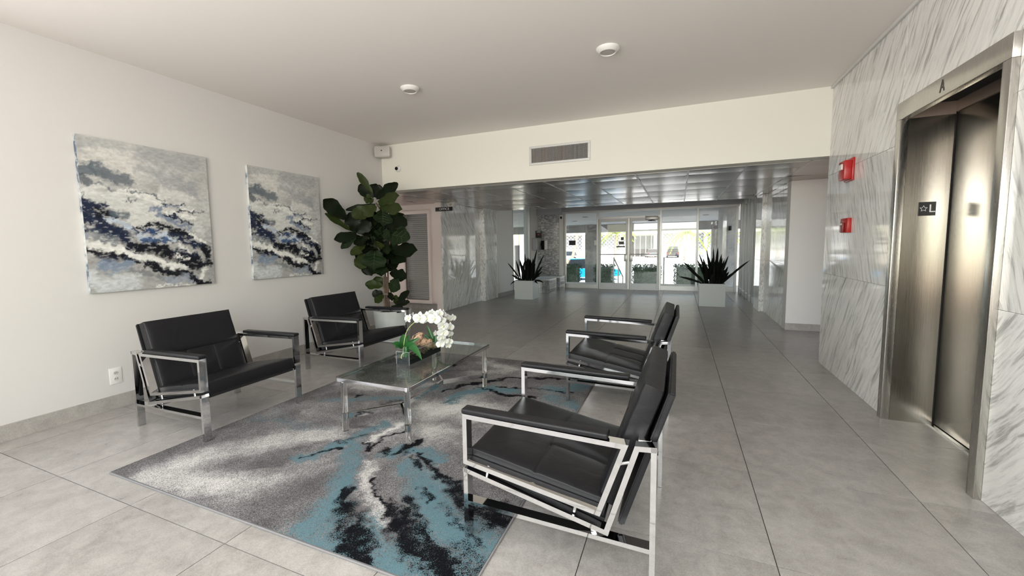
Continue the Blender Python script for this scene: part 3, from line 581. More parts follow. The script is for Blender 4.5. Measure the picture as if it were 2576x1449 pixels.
PAINT=[[[0.72,0.71,0.66],0.13,0.6,[[0.131,1.11],[0.246,1.133],[0.327,1.052],[0.288,0.969]]],[[0.36,0.38,0.39],0.05,0.5,[[0.007,1.156],[0.137,1.193],[0.289,1.179]]],[[0.33,0.34,0.37],0.08,0.5,[[0.556,0.99],[0.62,0.968],[0.715,0.938],[0.796,0.927]]],[[0.36,0.37,0.39],0.04,0.45,[[0.374,1.012],[0.486,1.009]]],[[0.8,0.8,0.76],0.07,0.6,[[0.535,0.833],[0.66,0.857],[0.757,0.825]]],[[0.3,0.32,0.35],0.1,0.35,[[0.452,1.144],[0.832,1.14]]],[[0.34,0.36,0.38],0.04,0.5,[[0.766,0.945],[0.861,0.813]]],[[0.1,0.13,0.16],0.07,0.85,[[0.005,0.961],[0.107,0.996],[0.192,0.945],[0.292,0.912]]],[[0.06,0.08,0.11],0.03,0.8,[[0.041,0.886],[0.074,0.846],[0.019,0.865]]],[[0.1,0.13,0.16],0.018,0.8,[[0.112,0.878],[0.198,0.824]]],[[0.1,0.13,0.16],0.012,0.7,[[0.102,1.023],[0.11,0.942]]],[[0.8,0.8,0.76],0.03,0.7,[[-0.017,0.763],[0.071,0.809],[0.133,0.853]]],[[0.8,0.8,0.76],0.045,0.95,[[0.219,0.788],[0.342,0.821],[0.467,0.764],[0.564,0.721]]],[[0.68,0.69,0.66],0.09,0.9,[[0.028,0.723],[0.214,0.731],[0.416,0.669],[0.466,0.632]]],[[0.66,0.67,0.64],0.05,0.9,[[0.292,0.602],[0.409,0.588]]],[[0.1,0.13,0.16],0.01,0.8,[[0.309,0.817],[0.428,0.826],[0.558,0.773]]],[[0.1,0.13,0.16],0.008,0.8,[[0.279,0.751],[0.344,0.738]]],[[0.1,0.13,0.16],0.01,0.8,[[0.004,0.765],[0.004,0.729]]],[[0.012,0.02,0.05],0.04,1,[[-0.01,0.683],[0.045,0.661],[0.119,0.68]]],[[0.012,0.02,0.05],0.05,1,[[-0.002,0.603],[0.06,0.579],[0.091,0.599]]],[[0.004,0.005,0.01],0.03,1,[[0.114,0.61],[0.19,0.615]]],[[0.1,0.13,0.16],0.03,0.8,[[0.199,0.634],[0.261,0.614]]],[[0.22,0.27,0.36],0.03,0.6,[[-0.01,0.503],[0.008,0.458]]],[[0.012,0.02,0.05],0.048,1,[[0.036,0.55],[0.086,0.534],[0.157,0.49],[0.217,0.463],[0.277,0.405],[0.324,0.365]]],[[0.1,0.13,0.16],0.05,0.6,[[0.08,0.46],[0.19,0.414]]],[[0.5,0.58,0.68],0.03,1,[[0.149,0.579],[0.255,0.541],[0.348,0.465],[0.431,0.416]]],[[0.012,0.02,0.05],0.02,0.9,[[0.31,0.514],[0.324,0.475]]],[[0.012,0.02,0.05],0.012,0.8,[[0.237,0.511],[0.257,0.463]]],[[0.004,0.005,0.01],0.02,1,[[0.357,0.526],[0.46,0.555],[0.56,0.543]]],[[0.03,0.06,0.15],0.03,1,[[0.402,0.487],[0.454,0.483],[0.51,0.5]]],[[0.22,0.27,0.36],0.02,1,[[0.451,0.672],[0.543,0.689],[0.502,0.634],[0.591,0.587],[0.687,0.559],[0.767,0.54]]],[[0.22,0.27,0.36],0.02,0.9,[[0.574,0.727],[0.649,0.718]]],[[0.012,0.02,0.05],0.008,1,[[0.556,0.747],[0.631,0.738],[0.711,0.744]]],[[0.012,0.02,0.05],0.009,1,[[0.636,0.669],[0.906,0.684]]],[[0.012,0.02,0.05],0.013,1,[[0.566,0.628],[0.689,0.592],[0.79,0.575]]],[[0.8,0.8,0.76],0.014,1,[[0.677,0.699],[0.8,0.702]]],[[0.8,0.8,0.76],0.018,1,[[0.559,0.659],[0.653,0.638],[0.847,0.622]]],[[0.004,0.005,0.01],0.035,1,[[0.558,0.522],[0.682,0.494],[0.762,0.474]]],[[0.012,0.02,0.05],0.04,1,[[0.61,0.449],[0.778,0.408],[0.86,0.363]]],[[0.58,0.6,0.58],0.04,0.9,[[0.82,0.554],[0.892,0.499]]],[[0.8,0.8,0.76],0.018,1,[[0.743,0.496],[0.835,0.464],[0.897,0.42]]],[[0.06,0.11,0.22],0.035,1,[[0.397,0.421],[0.466,0.401],[0.579,0.428]]],[[0.5,0.58,0.68],0.012,1,[[0.46,0.437],[0.544,0.464],[0.608,0.428]]],[[0.004,0.005,0.01],0.045,1,[[0.341,0.365],[0.444,0.354],[0.525,0.333],[0.569,0.29]]],[[0.012,0.02,0.05],0.03,1,[[0.628,0.31],[0.768,0.274]]],[[0.8,0.8,0.76],0.014,0.9,[[0.625,0.396],[0.67,0.342],[0.729,0.308]]],[[0.004,0.005,0.01],0.055,1,[[0.663,0.244],[0.764,0.218],[0.846,0.181]]],[[0.004,0.005,0.01],0.04,1,[[0.879,0.328],[0.904,0.213]]],[[0.8,0.8,0.76],0.04,1,[[0.003,0.403],[0.095,0.366],[0.206,0.317],[0.318,0.286],[0.437,0.252],[0.562,0.205],[0.658,0.179]]],[[0.8,0.8,0.76],0.012,0.9,[[0.626,0.278],[0.705,0.259]]],[[0.004,0.005,0.01],0.026,1,[[-0.008,0.349],[0.083,0.31],[0.203,0.274],[0.322,0.23]]],[[0.012,0.02,0.05],0.03,0.7,[[0.065,0.273],[0.155,0.261]]],[[0.004,0.005,0.01],0.033,1,[[0.397,0.202],[0.512,0.159],[0.654,0.124],[0.714,0.109]]],[[0.2,0.27,0.38],0.055,0.8,[[0.083,0.216],[0.173,0.193],[0.246,0.218]]],[[0.62,0.66,0.67],0.09,0.8,[[0.024,0.117],[0.086,0.064],[0.283,0.057]]],[[0.1,0.13,0.16],0.03,0.5,[[0.258,0.159],[0.374,0.121],[0.515,0.08]]],[[0.3,0.34,0.4],0.05,0.8,[[0.551,0.056],[0.753,0.073]]],[[0.004,0.005,0.01],0.02,1,[[0.734,0.097],[0.814,0.035],[0.911,-0.002]]],[[0.8,0.8,0.76],0.035,0.9,[[0.865,0.134],[0.839,0.078]]],[[0.8,0.8,0.76],0.012,0.9,[[0.436,0.002],[0.548,0.013],[0.726,-0.003]]]]
FIG=[[-3.921,4.7,2.055,-4.067,4.6,2.315,0.082,1],[-3.956,4.75,1.988,-4.053,4.603,2.151,0.148,0],[-3.965,4.8,2.01,-3.949,4.85,2.183,0.171,0],[-3.945,4.8,1.992,-3.547,4.75,2.154,0.125,0],[-3.948,4.75,1.945,-4.015,4.646,1.997,0.114,1],[-3.824,4.7,1.909,-3.385,4.55,1.966,0.129,1],[-3.877,4.7,1.896,-4.097,4.4,1.81,0.068,0],[-3.847,4.6,1.853,-3.999,4.4,1.718,0.159,1],[-3.744,4.55,1.86,-3.825,4.4,1.726,0.125,1],[-3.806,4.7,1.859,-3.308,4.5,1.788,0.137,1],[-3.678,4.6,1.788,-3.533,4.42,1.591,0.193,2],[-3.718,4.75,1.743,-3.419,4.7,1.735,0.053,1],[-3.734,4.7,1.658,-3.278,4.55,1.588,0.198,0],[-4.041,4.3,1.69,-4.087,4.0,1.893,0.162,0],[-4.087,4.45,1.529,-4.171,4.1,1.73,0.072,1],[-4.05,4.5,1.505,-4.048,4.4,1.76,0.166,0],[-4.05,4.5,1.505,-3.9,4.6,1.643,0.144,0],[-3.961,4.4,1.484,-4.039,4.1,1.411,0.111,0],[-3.961,4.4,1.476,-4.032,4.2,1.302,0.088,2],[-3.662,4.6,1.489,-3.176,4.45,1.412,0.202,2],[-3.964,4.75,1.432,-3.879,4.622,1.594,0.07,0],[-3.645,4.55,1.423,-3.493,4.5,1.506,0.093,2],[-3.727,4.5,1.376,-3.53,4.35,1.287,0.107,1],[-3.99,4.5,1.454,-3.887,4.4,1.338,0.157,0],[-4.033,4.75,1.535,-4.05,4.655,1.491,0.088,0],[-3.626,4.7,1.259,-3.135,4.55,1.257,0.16,0],[-3.735,4.75,1.204,-3.389,4.65,1.107,0.162,0],[-3.917,4.5,1.345,-3.969,4.3,1.216,0.098,1],[-3.946,4.5,1.22,-3.925,4.4,1.028,0.163,1],[-3.754,4.5,1.254,-3.662,4.35,1.024,0.261,2],[-4.028,4.75,1.337,-3.966,4.658,1.253,0.096,0],[-3.655,4.6,1.341,-3.549,4.5,1.218,0.083,2],[-3.825,4.6,1.063,-3.927,4.45,0.981,0.165,0],[-3.761,4.55,1.066,-3.708,4.4,0.96,0.136,2],[-3.735,4.6,1.064,-3.62,4.45,0.931,0.156,2],[-3.693,4.75,1.13,-3.49,4.579,1.021,0.114,0],[-3.662,4.7,0.968,-3.351,4.6,0.889,0.142,0],[-3.855,4.7,0.733,-3.875,4.65,0.886,0.123,1],[-3.767,4.65,0.768,-3.924,4.5,0.797,0.112,1],[-3.652,4.65,0.826,-3.379,4.5,0.757,0.158,2],[-3.812,4.7,0.669,-3.903,4.6,0.641,0.104,0],[-3.762,4.65,0.64,-3.779,4.5,0.557,0.084,1],[-3.726,4.75,0.667,-3.559,4.572,0.583,0.076,0],[-3.605,4.7,0.51,-3.306,4.6,0.705,0.085,0],[-3.605,4.7,0.519,-3.539,4.65,0.638,0.076,1],[-3.594,4.7,0.51,-3.265,4.55,0.571,0.07,0],[-3.635,4.65,0.479,-3.391,4.6,0.452,0.085,0],[-3.755,4.8,1.534,-3.68,4.72,1.431,0.16,2],[-3.924,4.8,1.349,-4.0,4.72,1.289,0.16,0],[-4.081,4.8,1.614,-3.857,4.72,1.649,0.16,2],[-3.819,4.8,1.268,-3.603,4.72,1.228,0.16,0],[-4.038,4.8,1.691,-3.853,4.72,1.755,0.16,2],[-3.907,4.8,1.106,-3.977,4.72,1.042,0.16,2],[-4.013,4.8,1.185,-4.113,4.72,1.152,0.16,0],[-3.728,4.8,1.637,-3.56,4.72,1.553,0.16,0],[-4.085,4.8,1.271,-3.98,4.72,1.371,0.16,0],[-4.0,4.8,1.163,-4.088,4.72,1.212,0.16,2],[-3.912,4.8,1.116,-3.914,4.72,1.212,0.16,0],[-3.767,4.8,1.06,-3.781,4.72,1.153,0.16,0],[-3.831,4.8,1.492,-3.931,4.72,1.519,0.16,0],[-3.819,4.8,1.567,-3.67,4.72,1.646,0.16,0],[-4.049,4.8,1.67,-3.873,4.72,1.74,0.16,2],[-4.185,4.8,1.186,-4.198,4.64,1.135,0.158,0],[-4.175,4.76,1.434,-4.188,4.6,1.381,0.157,0],[-4.168,4.76,1.31,-3.965,4.72,1.279,0.159,0],[-3.931,4.8,1.105,-3.902,4.72,1.007,0.16,0],[-3.671,4.8,1.499,-3.466,4.72,1.447,0.16,0],[-3.717,4.8,1.073,-3.703,4.72,0.979,0.16,0],[-4.119,4.8,1.686,-3.93,4.72,1.75,0.16,0],[-4.01,4.8,1.62,-3.828,4.72,1.687,0.16,2],[-3.967,4.8,1.369,-4.005,4.72,1.45,0.16,0],[-3.894,4.8,1.092,-4.002,4.72,1.1,0.16,2],[-3.879,4.8,1.24,-3.656,4.72,1.279,0.16,2],[-3.688,4.8,1.364,-3.786,4.72,1.395,0.16,0],[-3.804,4.8,1.062,-3.812,4.72,0.972,0.16,2],[-3.886,4.8,1.295,-3.666,4.72,1.256,0.16,0],[-3.969,4.8,1.265,-4.012,4.72,1.184,0.16,0],[-3.801,4.8,1.688,-3.584,4.72,1.639,0.16,0],[-3.688,4.8,1.537,-3.789,4.72,1.51,0.16,0],[-4.113,4.8,1.592,-4.03,4.72,1.688,0.16,0],[-4.051,4.8,1.465,-3.954,4.72,1.561,0.16,0],[-3.696,4.8,1.259,-3.526,4.72,1.186,0.16,0],[-3.854,4.8,1.53,-3.874,4.72,1.439,0.16,2],[-3.85,4.8,1.641,-3.921,4.72,1.7,0.16,0],[-3.841,4.8,1.559,-3.711,4.72,1.645,0.16,0],[-4.188,4.8,1.225,-4.088,4.72,1.125,0.16,2],[-4.082,4.8,1.194,-3.845,4.72,1.174,0.16,0],[-4.059,4.8,1.162,-4.146,4.72,1.211,0.16,0],[-4.044,4.8,1.167,-3.831,4.72,1.117,0.16,0],[-3.893,4.8,1.432,-4.0,4.72,1.445,0.16,0],[-3.969,4.8,1.294,-3.951,4.72,1.196,0.16,2],[-4.166,4.76,1.443,-4.081,4.72,1.343,0.159,2],[-3.717,4.8,1.132,-3.49,4.72,1.143,0.16,2],[-3.929,4.8,1.063,-3.894,4.72,1.166,0.16,0],[-3.822,4.8,1.161,-3.843,4.72,1.25,0.16,0],[-3.934,4.8,1.126,-3.754,4.72,1.206,0.16,0],[-4.147,4.8,1.554,-3.909,4.72,1.523,0.16,0],[-3.743,4.8,1.119,-3.828,4.72,1.169,0.16,0],[-3.943,4.8,1.629,-4.05,4.72,1.631,0.16,0],[-3.857,4.8,1.364,-3.942,4.72,1.313,0.16,0],[-4.024,4.8,1.546,-3.842,4.72,1.615,0.16,2],[-3.762,4.8,1.661,-3.674,4.72,1.557,0.16,0],[-3.936,4.8,1.174,-3.794,4.72,1.087,0.16,0],[-3.726,4.8,1.18,-3.586,4.72,1.271,0.16,0],[-3.954,4.8,1.336,-4.032,4.72,1.277,0.16,0],[-4.088,4.8,1.306,-4.196,4.72,1.321,0.16,0],[-3.969,4.8,1.201,-3.732,4.72,1.2,0.16,0],[-3.781,4.8,1.672,-3.562,4.72,1.629,0.16,2],[-3.699,4.8,1.149,-3.498,4.72,1.1,0.16,2],[-4.04,4.8,1.505,-4.081,4.72,1.423,0.16,2],[-3.893,4.8,1.472,-3.771,4.72,1.374,0.16,0],[-3.972,4.8,1.626,-3.735,4.72,1.612,0.16,2],[-3.787,4.8,1.336,-3.564,4.72,1.307,0.16,2],[-3.897,4.8,1.196,-3.962,4.72,1.129,0.16,0],[-3.876,4.8,1.425,-3.934,4.72,1.353,0.16,2],[-3.798,4.8,1.499,-3.575,4.72,1.522,0.16,2],[-3.958,4.8,1.549,-4.06,4.72,1.572,0.16,0]]
STEM=[[[-3.836,4.75,0.418],[-3.836,4.75,0.888]],[[-3.807,4.75,0.419],[-3.807,4.75,0.889]],[[-3.778,4.75,0.42],[-3.784,4.75,0.889]],[[-3.737,4.75,0.441],[-3.773,4.75,0.88]],[[-3.749,4.75,0.422],[-3.745,4.75,1.001],[-3.689,4.75,1.459],[-3.778,4.75,1.735],[-3.905,4.75,1.922]],[[-3.795,4.75,0.42],[-3.809,4.75,1.093],[-3.98,4.75,1.373],[-4.233,4.75,1.519]]]
FIGLIGHT=0
PLANTL=[[-3.57,9.673,0.43,-3.897,9.563,0.883,0.038,0],[-3.47,9.487,0.447,-3.734,9.417,0.589,0.054,0],[-3.526,9.614,0.435,-3.908,9.762,0.3,0.037,1],[-3.463,9.646,0.434,-3.667,9.821,0.955,0.05,0],[-3.435,9.684,0.431,-3.478,9.696,1.101,0.043,0],[-3.346,9.506,0.448,-3.301,9.433,1.027,0.046,0],[-3.39,9.675,0.433,-3.362,9.761,0.957,0.044,0],[-3.287,9.537,0.446,-3.092,9.492,1.221,0.046,0],[-3.261,9.615,0.44,-2.977,9.679,1.078,0.043,0],[-3.291,9.677,0.435,-2.989,9.613,0.794,0.052,0],[-3.229,9.486,0.452,-2.912,9.332,0.693,0.045,0],[-3.3,9.647,0.437,-3.036,9.561,0.548,0.041,1],[-3.225,9.501,0.45,-2.998,9.7,0.378,0.046,1],[-3.305,9.607,0.44,-3.081,9.502,0.374,0.046,1],[-3.451,9.504,0.446,-3.691,9.525,0.48,0.046,1],[-3.369,9.689,0.432,-3.21,9.561,0.944,0.037,0],[-3.363,9.72,0.43,-3.23,9.778,0.855,0.044,0],[-3.354,9.706,0.431,-3.513,9.926,0.86,0.051,0],[-3.218,9.57,0.445,-3.361,9.742,0.975,0.059,0],[-3.421,9.616,0.437,-3.421,9.709,0.975,0.043,0],[-3.453,9.693,0.43,-3.562,9.685,0.837,0.054,0],[-3.24,9.621,0.44,-3.158,9.747,0.719,0.043,0],[-3.417,9.704,0.43,-3.34,9.844,0.844,0.053,0],[-3.273,9.623,0.439,-3.305,9.818,0.99,0.046,0],[-3.492,9.673,0.431,-3.542,9.542,0.867,0.05,0],[-3.256,9.58,0.443,-3.137,9.433,0.914,0.052,0],[-3.262,9.637,0.439,-3.341,9.423,1.006,0.059,0],[-3.321,9.692,0.433,-3.542,9.887,0.964,0.053,0],[-3.256,9.497,0.45,-3.417,9.692,0.758,0.056,0],[-3.521,9.629,0.434,-3.536,9.846,0.677,0.043,0],[-3.514,9.524,0.443,-3.575,9.333,0.948,0.045,0],[-3.208,9.489,0.452,-3.192,9.407,0.925,0.041,0],[-3.433,9.571,0.441,-3.618,9.692,0.884,0.05,0],[-3.498,9.557,0.441,-3.353,9.523,0.711,0.049,0],[-3.355,9.54,0.445,-3.373,9.629,0.906,0.047,0],[-3.417,9.639,0.435,-3.409,9.798,0.978,0.042,0],[-3.222,9.561,0.446,-3.224,9.645,0.849,0.05,0],[-3.519,9.551,0.441,-3.462,9.624,0.919,0.055,0],[-3.495,9.569,0.44,-3.279,9.373,0.839,0.051,0],[-3.255,9.635,0.439,-3.168,9.535,0.821,0.044,0],[-3.416,9.668,0.433,-3.288,9.508,0.722,0.051,0],[-3.351,9.574,0.442,-3.403,9.351,0.782,0.043,0],[-3.374,9.545,0.444,-3.369,9.733,0.841,0.059,0],[-3.43,9.674,0.432,-3.666,9.922,0.826,0.043,0],[-3.37,9.644,0.436,-3.276,9.45,0.979,0.054,0],[-3.377,9.641,0.436,-3.343,9.455,1.002,0.052,0],[-3.288,9.672,0.435,-3.216,9.511,0.743,0.057,0]]
PLANTR=[[0.513,9.619,0.458,0.094,9.536,0.906,0.052,0],[0.514,9.637,0.456,0.013,9.6,0.589,0.051,0],[0.529,9.606,0.459,0.163,9.768,0.782,0.041,0],[0.591,9.649,0.457,0.363,9.661,0.945,0.049,0],[0.607,9.745,0.449,0.397,9.812,1.079,0.036,0],[0.639,9.576,0.464,0.533,9.629,1.184,0.037,0],[0.688,9.711,0.453,0.66,9.605,1.2,0.038,0],[0.711,9.68,0.457,0.739,9.56,1.208,0.051,0],[0.724,9.581,0.466,0.822,9.706,1.062,0.054,0],[0.776,9.757,0.451,0.94,9.602,1.038,0.041,0],[0.853,9.688,0.459,1.311,9.549,0.94,0.044,0],[0.789,9.551,0.47,1.058,9.721,0.689,0.036,0],[0.747,9.678,0.457,0.876,9.681,0.952,0.045,0],[0.603,9.535,0.467,0.421,9.47,0.766,0.042,0],[0.562,9.613,0.459,0.275,9.69,0.7,0.037,0],[0.717,9.731,0.452,0.771,9.842,1.11,0.036,0],[0.649,9.549,0.467,0.583,9.747,1.01,0.055,0],[0.578,9.545,0.466,0.495,9.406,0.922,0.046,0],[0.777,9.628,0.463,0.88,9.574,0.918,0.049,0],[0.542,9.734,0.448,0.458,9.496,0.855,0.049,0],[0.746,9.635,0.461,0.74,9.514,0.719,0.057,0],[0.663,9.617,0.461,0.654,9.769,0.991,0.045,0],[0.645,9.735,0.45,0.654,9.496,0.756,0.052,0],[0.687,9.683,0.456,0.592,9.654,0.884,0.044,0],[0.795,9.627,0.463,0.767,9.734,0.704,0.045,0],[0.528,9.648,0.455,0.647,9.519,0.973,0.048,0],[0.577,9.61,0.46,0.477,9.657,0.978,0.056,0],[0.62,9.766,0.447,0.777,9.996,0.927,0.05,0],[0.695,9.537,0.469,0.651,9.446,1.009,0.041,0],[0.655,9.551,0.467,0.71,9.642,0.731,0.04,0],[0.684,9.646,0.459,0.601,9.561,0.858,0.058,0],[0.766,9.612,0.464,0.779,9.691,0.804,0.048,0],[0.77,9.682,0.458,0.735,9.524,0.992,0.048,0],[0.687,9.661,0.458,0.703,9.613,0.938,0.057,0],[0.802,9.623,0.464,0.923,9.465,0.819,0.056,0],[0.662,9.637,0.459,0.746,9.797,0.797,0.05,0],[0.775,9.75,0.452,0.82,9.521,0.993,0.043,0],[0.773,9.727,0.454,0.671,9.808,0.904,0.046,0],[0.722,9.722,0.453,0.59,9.496,0.892,0.049,0],[0.809,9.685,0.458,0.951,9.533,0.709,0.056,0],[0.818,9.611,0.465,0.79,9.772,0.831,0.044,0],[0.755,9.765,0.45,0.918,10.007,0.723,0.042,0],[0.607,9.58,0.463,0.72,9.583,0.86,0.058,0],[0.628,9.742,0.449,0.728,9.803,0.834,0.041,0],[0.787,9.674,0.459,0.925,9.895,0.717,0.045,0],[0.55,9.626,0.458,0.642,9.43,0.916,0.05,0],[0.743,9.698,0.456,0.736,9.837,0.893,0.046,0],[0.83,9.636,0.463,0.79,9.39,0.75,0.046,0],[0.728,9.612,0.463,0.664,9.824,0.922,0.054,0],[0.642,9.718,0.452,0.521,9.593,0.859,0.057,0],[0.532,9.587,0.461,0.524,9.498,0.782,0.055,0]]
FLOW=[[-1.844,2.7,0.745,0.052,0],[-1.795,2.73,0.746,0.05,0],[-1.734,2.74,0.74,0.05,0],[-1.793,2.8,0.776,0.03,0],[-1.95,2.7,0.739,0.038,1],[-1.907,2.72,0.757,0.034,1],[-1.737,2.82,0.772,0.034,0],[-1.721,2.86,0.763,0.034,1],[-1.721,2.92,0.723,0.03,0],[-1.692,2.95,0.715,0.032,1],[-1.709,2.8,0.719,0.038,0],[-1.672,2.76,0.686,0.044,0],[-1.681,2.88,0.655,0.036,1],[-1.674,2.76,0.631,0.044,0],[-1.689,2.76,0.595,0.038,0],[-1.712,2.78,0.533,0.034,0],[-1.682,2.8,0.555,0.032,0],[-1.677,2.86,0.538,0.03,0],[-1.688,2.86,0.505,0.024,1],[-1.69,2.9,0.59,0.028,1],[-1.775,2.82,0.608,0.024,1]]
OSTEM=[[[-2.011,2.7,0.415],[-2.008,2.7,0.484],[-1.985,2.7,0.59],[-1.954,2.7,0.655],[-1.893,2.71,0.713],[-1.832,2.73,0.748],[-1.768,2.76,0.766],[-1.726,2.8,0.75],[-1.696,2.8,0.697],[-1.689,2.8,0.622],[-1.692,2.8,0.531]],[[-1.897,3.0,0.447],[-1.8,2.97,0.631],[-1.742,2.94,0.71],[-1.694,2.92,0.675],[-1.688,2.92,0.586],[-1.686,2.88,0.501]]]
OLEAF=[[-2.008,2.7,0.496,-2.055,2.62,0.542,0.044],[-2.008,2.7,0.496,-2.012,2.6,0.519,0.036],[-2.017,2.72,0.502,-2.077,2.8,0.583,0.064],[-2.012,2.72,0.503,-2.033,2.82,0.578,0.036],[-2.007,2.72,0.503,-1.904,2.78,0.569,0.036],[-1.988,2.7,0.509,-1.738,2.56,0.458,0.06],[-1.906,3.0,0.468,-1.975,3.0,0.627,0.038],[-1.911,3.0,0.468,-2.0,2.98,0.556,0.032],[-1.906,3.0,0.459,-1.956,2.92,0.537,0.028],[-1.891,3.0,0.469,-1.697,2.98,0.481,0.024],[-1.896,3.0,0.469,-1.906,3.02,0.554,0.036]]
DRIFT=[[[-1.978,2.78,0.5,0.02],[-1.957,2.8,0.534,0.03],[-1.943,2.83,0.557,0.03],[-1.933,2.86,0.593,0.014]],[[-1.983,2.8,0.503,0.022],[-1.929,2.85,0.521,0.03],[-1.904,2.92,0.482,0.036],[-1.875,2.98,0.454,0.012]],[[-1.943,2.84,0.493,0.02],[-1.904,2.87,0.506,0.016],[-1.862,2.88,0.532,0.014]],[[-2.002,2.8,0.506,0.006],[-2.022,2.86,0.558,0.005],[-1.985,2.9,0.581,0.004]]]

# ------------------------------------------------------------------ rug
rug = thing('area_rug', 'large grey rug with teal and black swirling streaks under the coffee table', 'rug')
RX0, RX1, RY0, RY1 = -3.04, -.70, 1.245, 4.30
NX, NY = 260, 340
gx, gy = np.meshgrid(np.linspace(RX0, RX1, NX), np.linspace(RY0, RY1, NY))
def fbm(X, Y, sc, seed, octv=4):
    r = np.random.RandomState(seed); out = np.zeros_like(X); amp = 1.; tot = 0
    for o_ in range(octv):
        n = 64; g = r.rand(n, n); x = (X*sc+100) % n; y = (Y*sc+100) % n
        xi = x.astype(int); yi = y.astype(int); fx = x-xi; fy = y-yi; fx = fx*fx*(3-2*fx); fy = fy*fy*(3-2*fy)
        a = g[yi % n, xi % n]; b_ = g[yi % n, (xi+1) % n]; c = g[(yi+1) % n, xi % n]; d = g[(yi+1) % n, (xi+1) % n]
        out += amp*((a*(1-fx)+b_*fx)*(1-fy)+(c*(1-fx)+d*fx)*fy); tot += amp; amp *= .55; sc *= 2.03
    return out/tot
wx = gx+.10*(fbm(gx, gy, 9, 1)-.5)+.07*(fbm(gx, gy, 26, 41)-.5); wy = gy+.10*(fbm(gx, gy, 9, 2)-.5)+.09*(fbm(gx, gy, 26, 42)-.5)
def stroke_d(X, Y, P):
    best = np.full(X.shape, 9.)
    for (x0, y0, w0), (x1, y1, w1) in zip(P, P[1:]):
        dx, dy = x1-x0, y1-y0; L2 = dx*dx+dy*dy+1e-9
        t_ = np.clip(((X-x0)*dx+(Y-y0)*dy)/L2, 0, 1); d = np.hypot(X-x0-t_*dx, Y-y0-t_*dy)/(w0+(w1-w0)*t_); best = np.minimum(best, d)
    return best
fld = {k: np.zeros(gx.shape) for k in 'LTB'}
for col, s_, P in RUG:
    if col == 'B' and max(p[2] for p in P) < .0145: P = [(x, y, w_*1.9) for x, y, w_ in P]; s_ *= .62
    d = stroke_d(wx, wy, P); soft = {'L': 1.7, 'T': 1.7, 'B': 1.6}[col]
    fld[col] = np.maximum(fld[col], s_*np.clip((soft-d)/(soft*.75), 0, 1))
# radial streaking around the swirl centre
CXr, CYr = -1.72, 2.25
ang = np.arctan2(wy-CYr, wx-CXr); rad = np.hypot(wx-CXr, wy-CYr)
streak = .5*fbm(ang*4+rad*1.2, rad*1.6, 2.2, 5, 5)+.5*fbm(gx, gy, 5, 12, 5)
base = .5+.9*(streak-.5)+.5*(fbm(gx, gy, 2.2, 8)-.5)
att = np.stack([np.clip(.45*fld['L']+base*.8-.05, 0, 1), np.clip(fld['T']*(.15+1.25*(.4*streak+.6*fbm(ang*9, rad*3, 2.2, 51, 5))), 0, 1), np.clip(fld['B']*(-.15+2.0*(.5*fbm(ang*14, rad*2, 2.2, 6)+.5*fbm(gx, gy, 22, 52))), 0, 1), np.ones_like(gx)], -1)
zt = .011+.0012*fbm(gx, gy, 30, 3); e = .012
V = np.stack([gx, gy, zt], -1).reshape(-1, 3)
idx = np.arange(NX*NY).reshape(NY, NX)
Fc = np.stack([idx[:-1, :-1], idx[:-1, 1:], idx[1:, 1:], idx[1:, :-1]], -1).reshape(-1, 4)
me = bpy.data.meshes.new('pile'); me.vertices.add(len(V)); me.vertices.foreach_set('co', V.ravel()); me.loops.add(len(Fc)*4); me.polygons.add(len(Fc))
me.loops.foreach_set('vertex_index', Fc.ravel()); me.polygons.foreach_set('loop_start', np.arange(0, len(Fc)*4, 4)); me.polygons.foreach_set('loop_total', np.full(len(Fc), 4)); me.update(calc_edges=True); me.validate()
ca = me.color_attributes.new('pattern', 'FLOAT_COLOR', 'POINT'); ca.data.foreach_set('color', att.reshape(-1).astype(np.float32))
m = mat('rug_pile', (.3, .3, .3), .95, spec=.1); t, b = nodes(m)
at = N(t, 'ShaderNodeAttribute', attribute_name='pattern'); sep = N(t, 'ShaderNodeSeparateColor'); t.links.new(at.outputs['Color'], sep.inputs[0])
nf = noise_tex(t, pos(t), 215, 2, .8); nf2 = noise_tex(t, pos(t), 140, 3, .8)
def thr(ch, nn, lo, wid): # attribute + noise threshold, gives stippled edges
    s = math_(t, 'ADD', sep.outputs[ch], math_(t, 'MULTIPLY', math_(t, 'SUBTRACT', nn, .5), 3.0)); mr = N(t, 'ShaderNodeMapRange'); mr.inputs[1].default_value = lo; mr.inputs[2].default_value = lo+wid; t.links.new(s, mr.inputs[0]); return mr.outputs[0]
g = math_(t, 'ADD', sep.outputs[0], math_(t, 'MULTIPLY', math_(t, 'SUBTRACT', nf, .5), 2.3))
c = ramp(t, [(.0, (.06, .058, .062)), (.38, (.18, .172, .175)), (.62, (.34, .33, .33)), (1., (.72, .71, .68))], g)
c = mix(t, thr(1, nf2, .42, .25), c, mix(t, nf, (.030, .080, .10), (.19, .31, .36)))
c = mix(t, thr(2, nf, .45, .10), c, (.004, .004, .006))
t.links.new(c, b.inputs['Base Color']); bump(t, b, nf, .5, .006)
finish('pile', me, 'rug_pile', rug)
bm = bmesh.new()
for (a, b_, c_, d) in ((RX0-.006, RX1+.006, RY0-.008, RY0), (RX0-.006, RX1+.006, RY1, RY1+.008), (RX0-.006, RX0, RY0, RY1), (RX1, RX1+.008, RY0, RY1)): abox(bm, a, b_, c_, d, .0005, .010, .003, 2)
mat('rug_binding', (.22, .22, .225), .9); bmo('binding', bm, 'rug_binding', rug, 50)
box('backing', RX0, RX1, RY0, RY1, .0005, .009, 'rug_binding', rug)

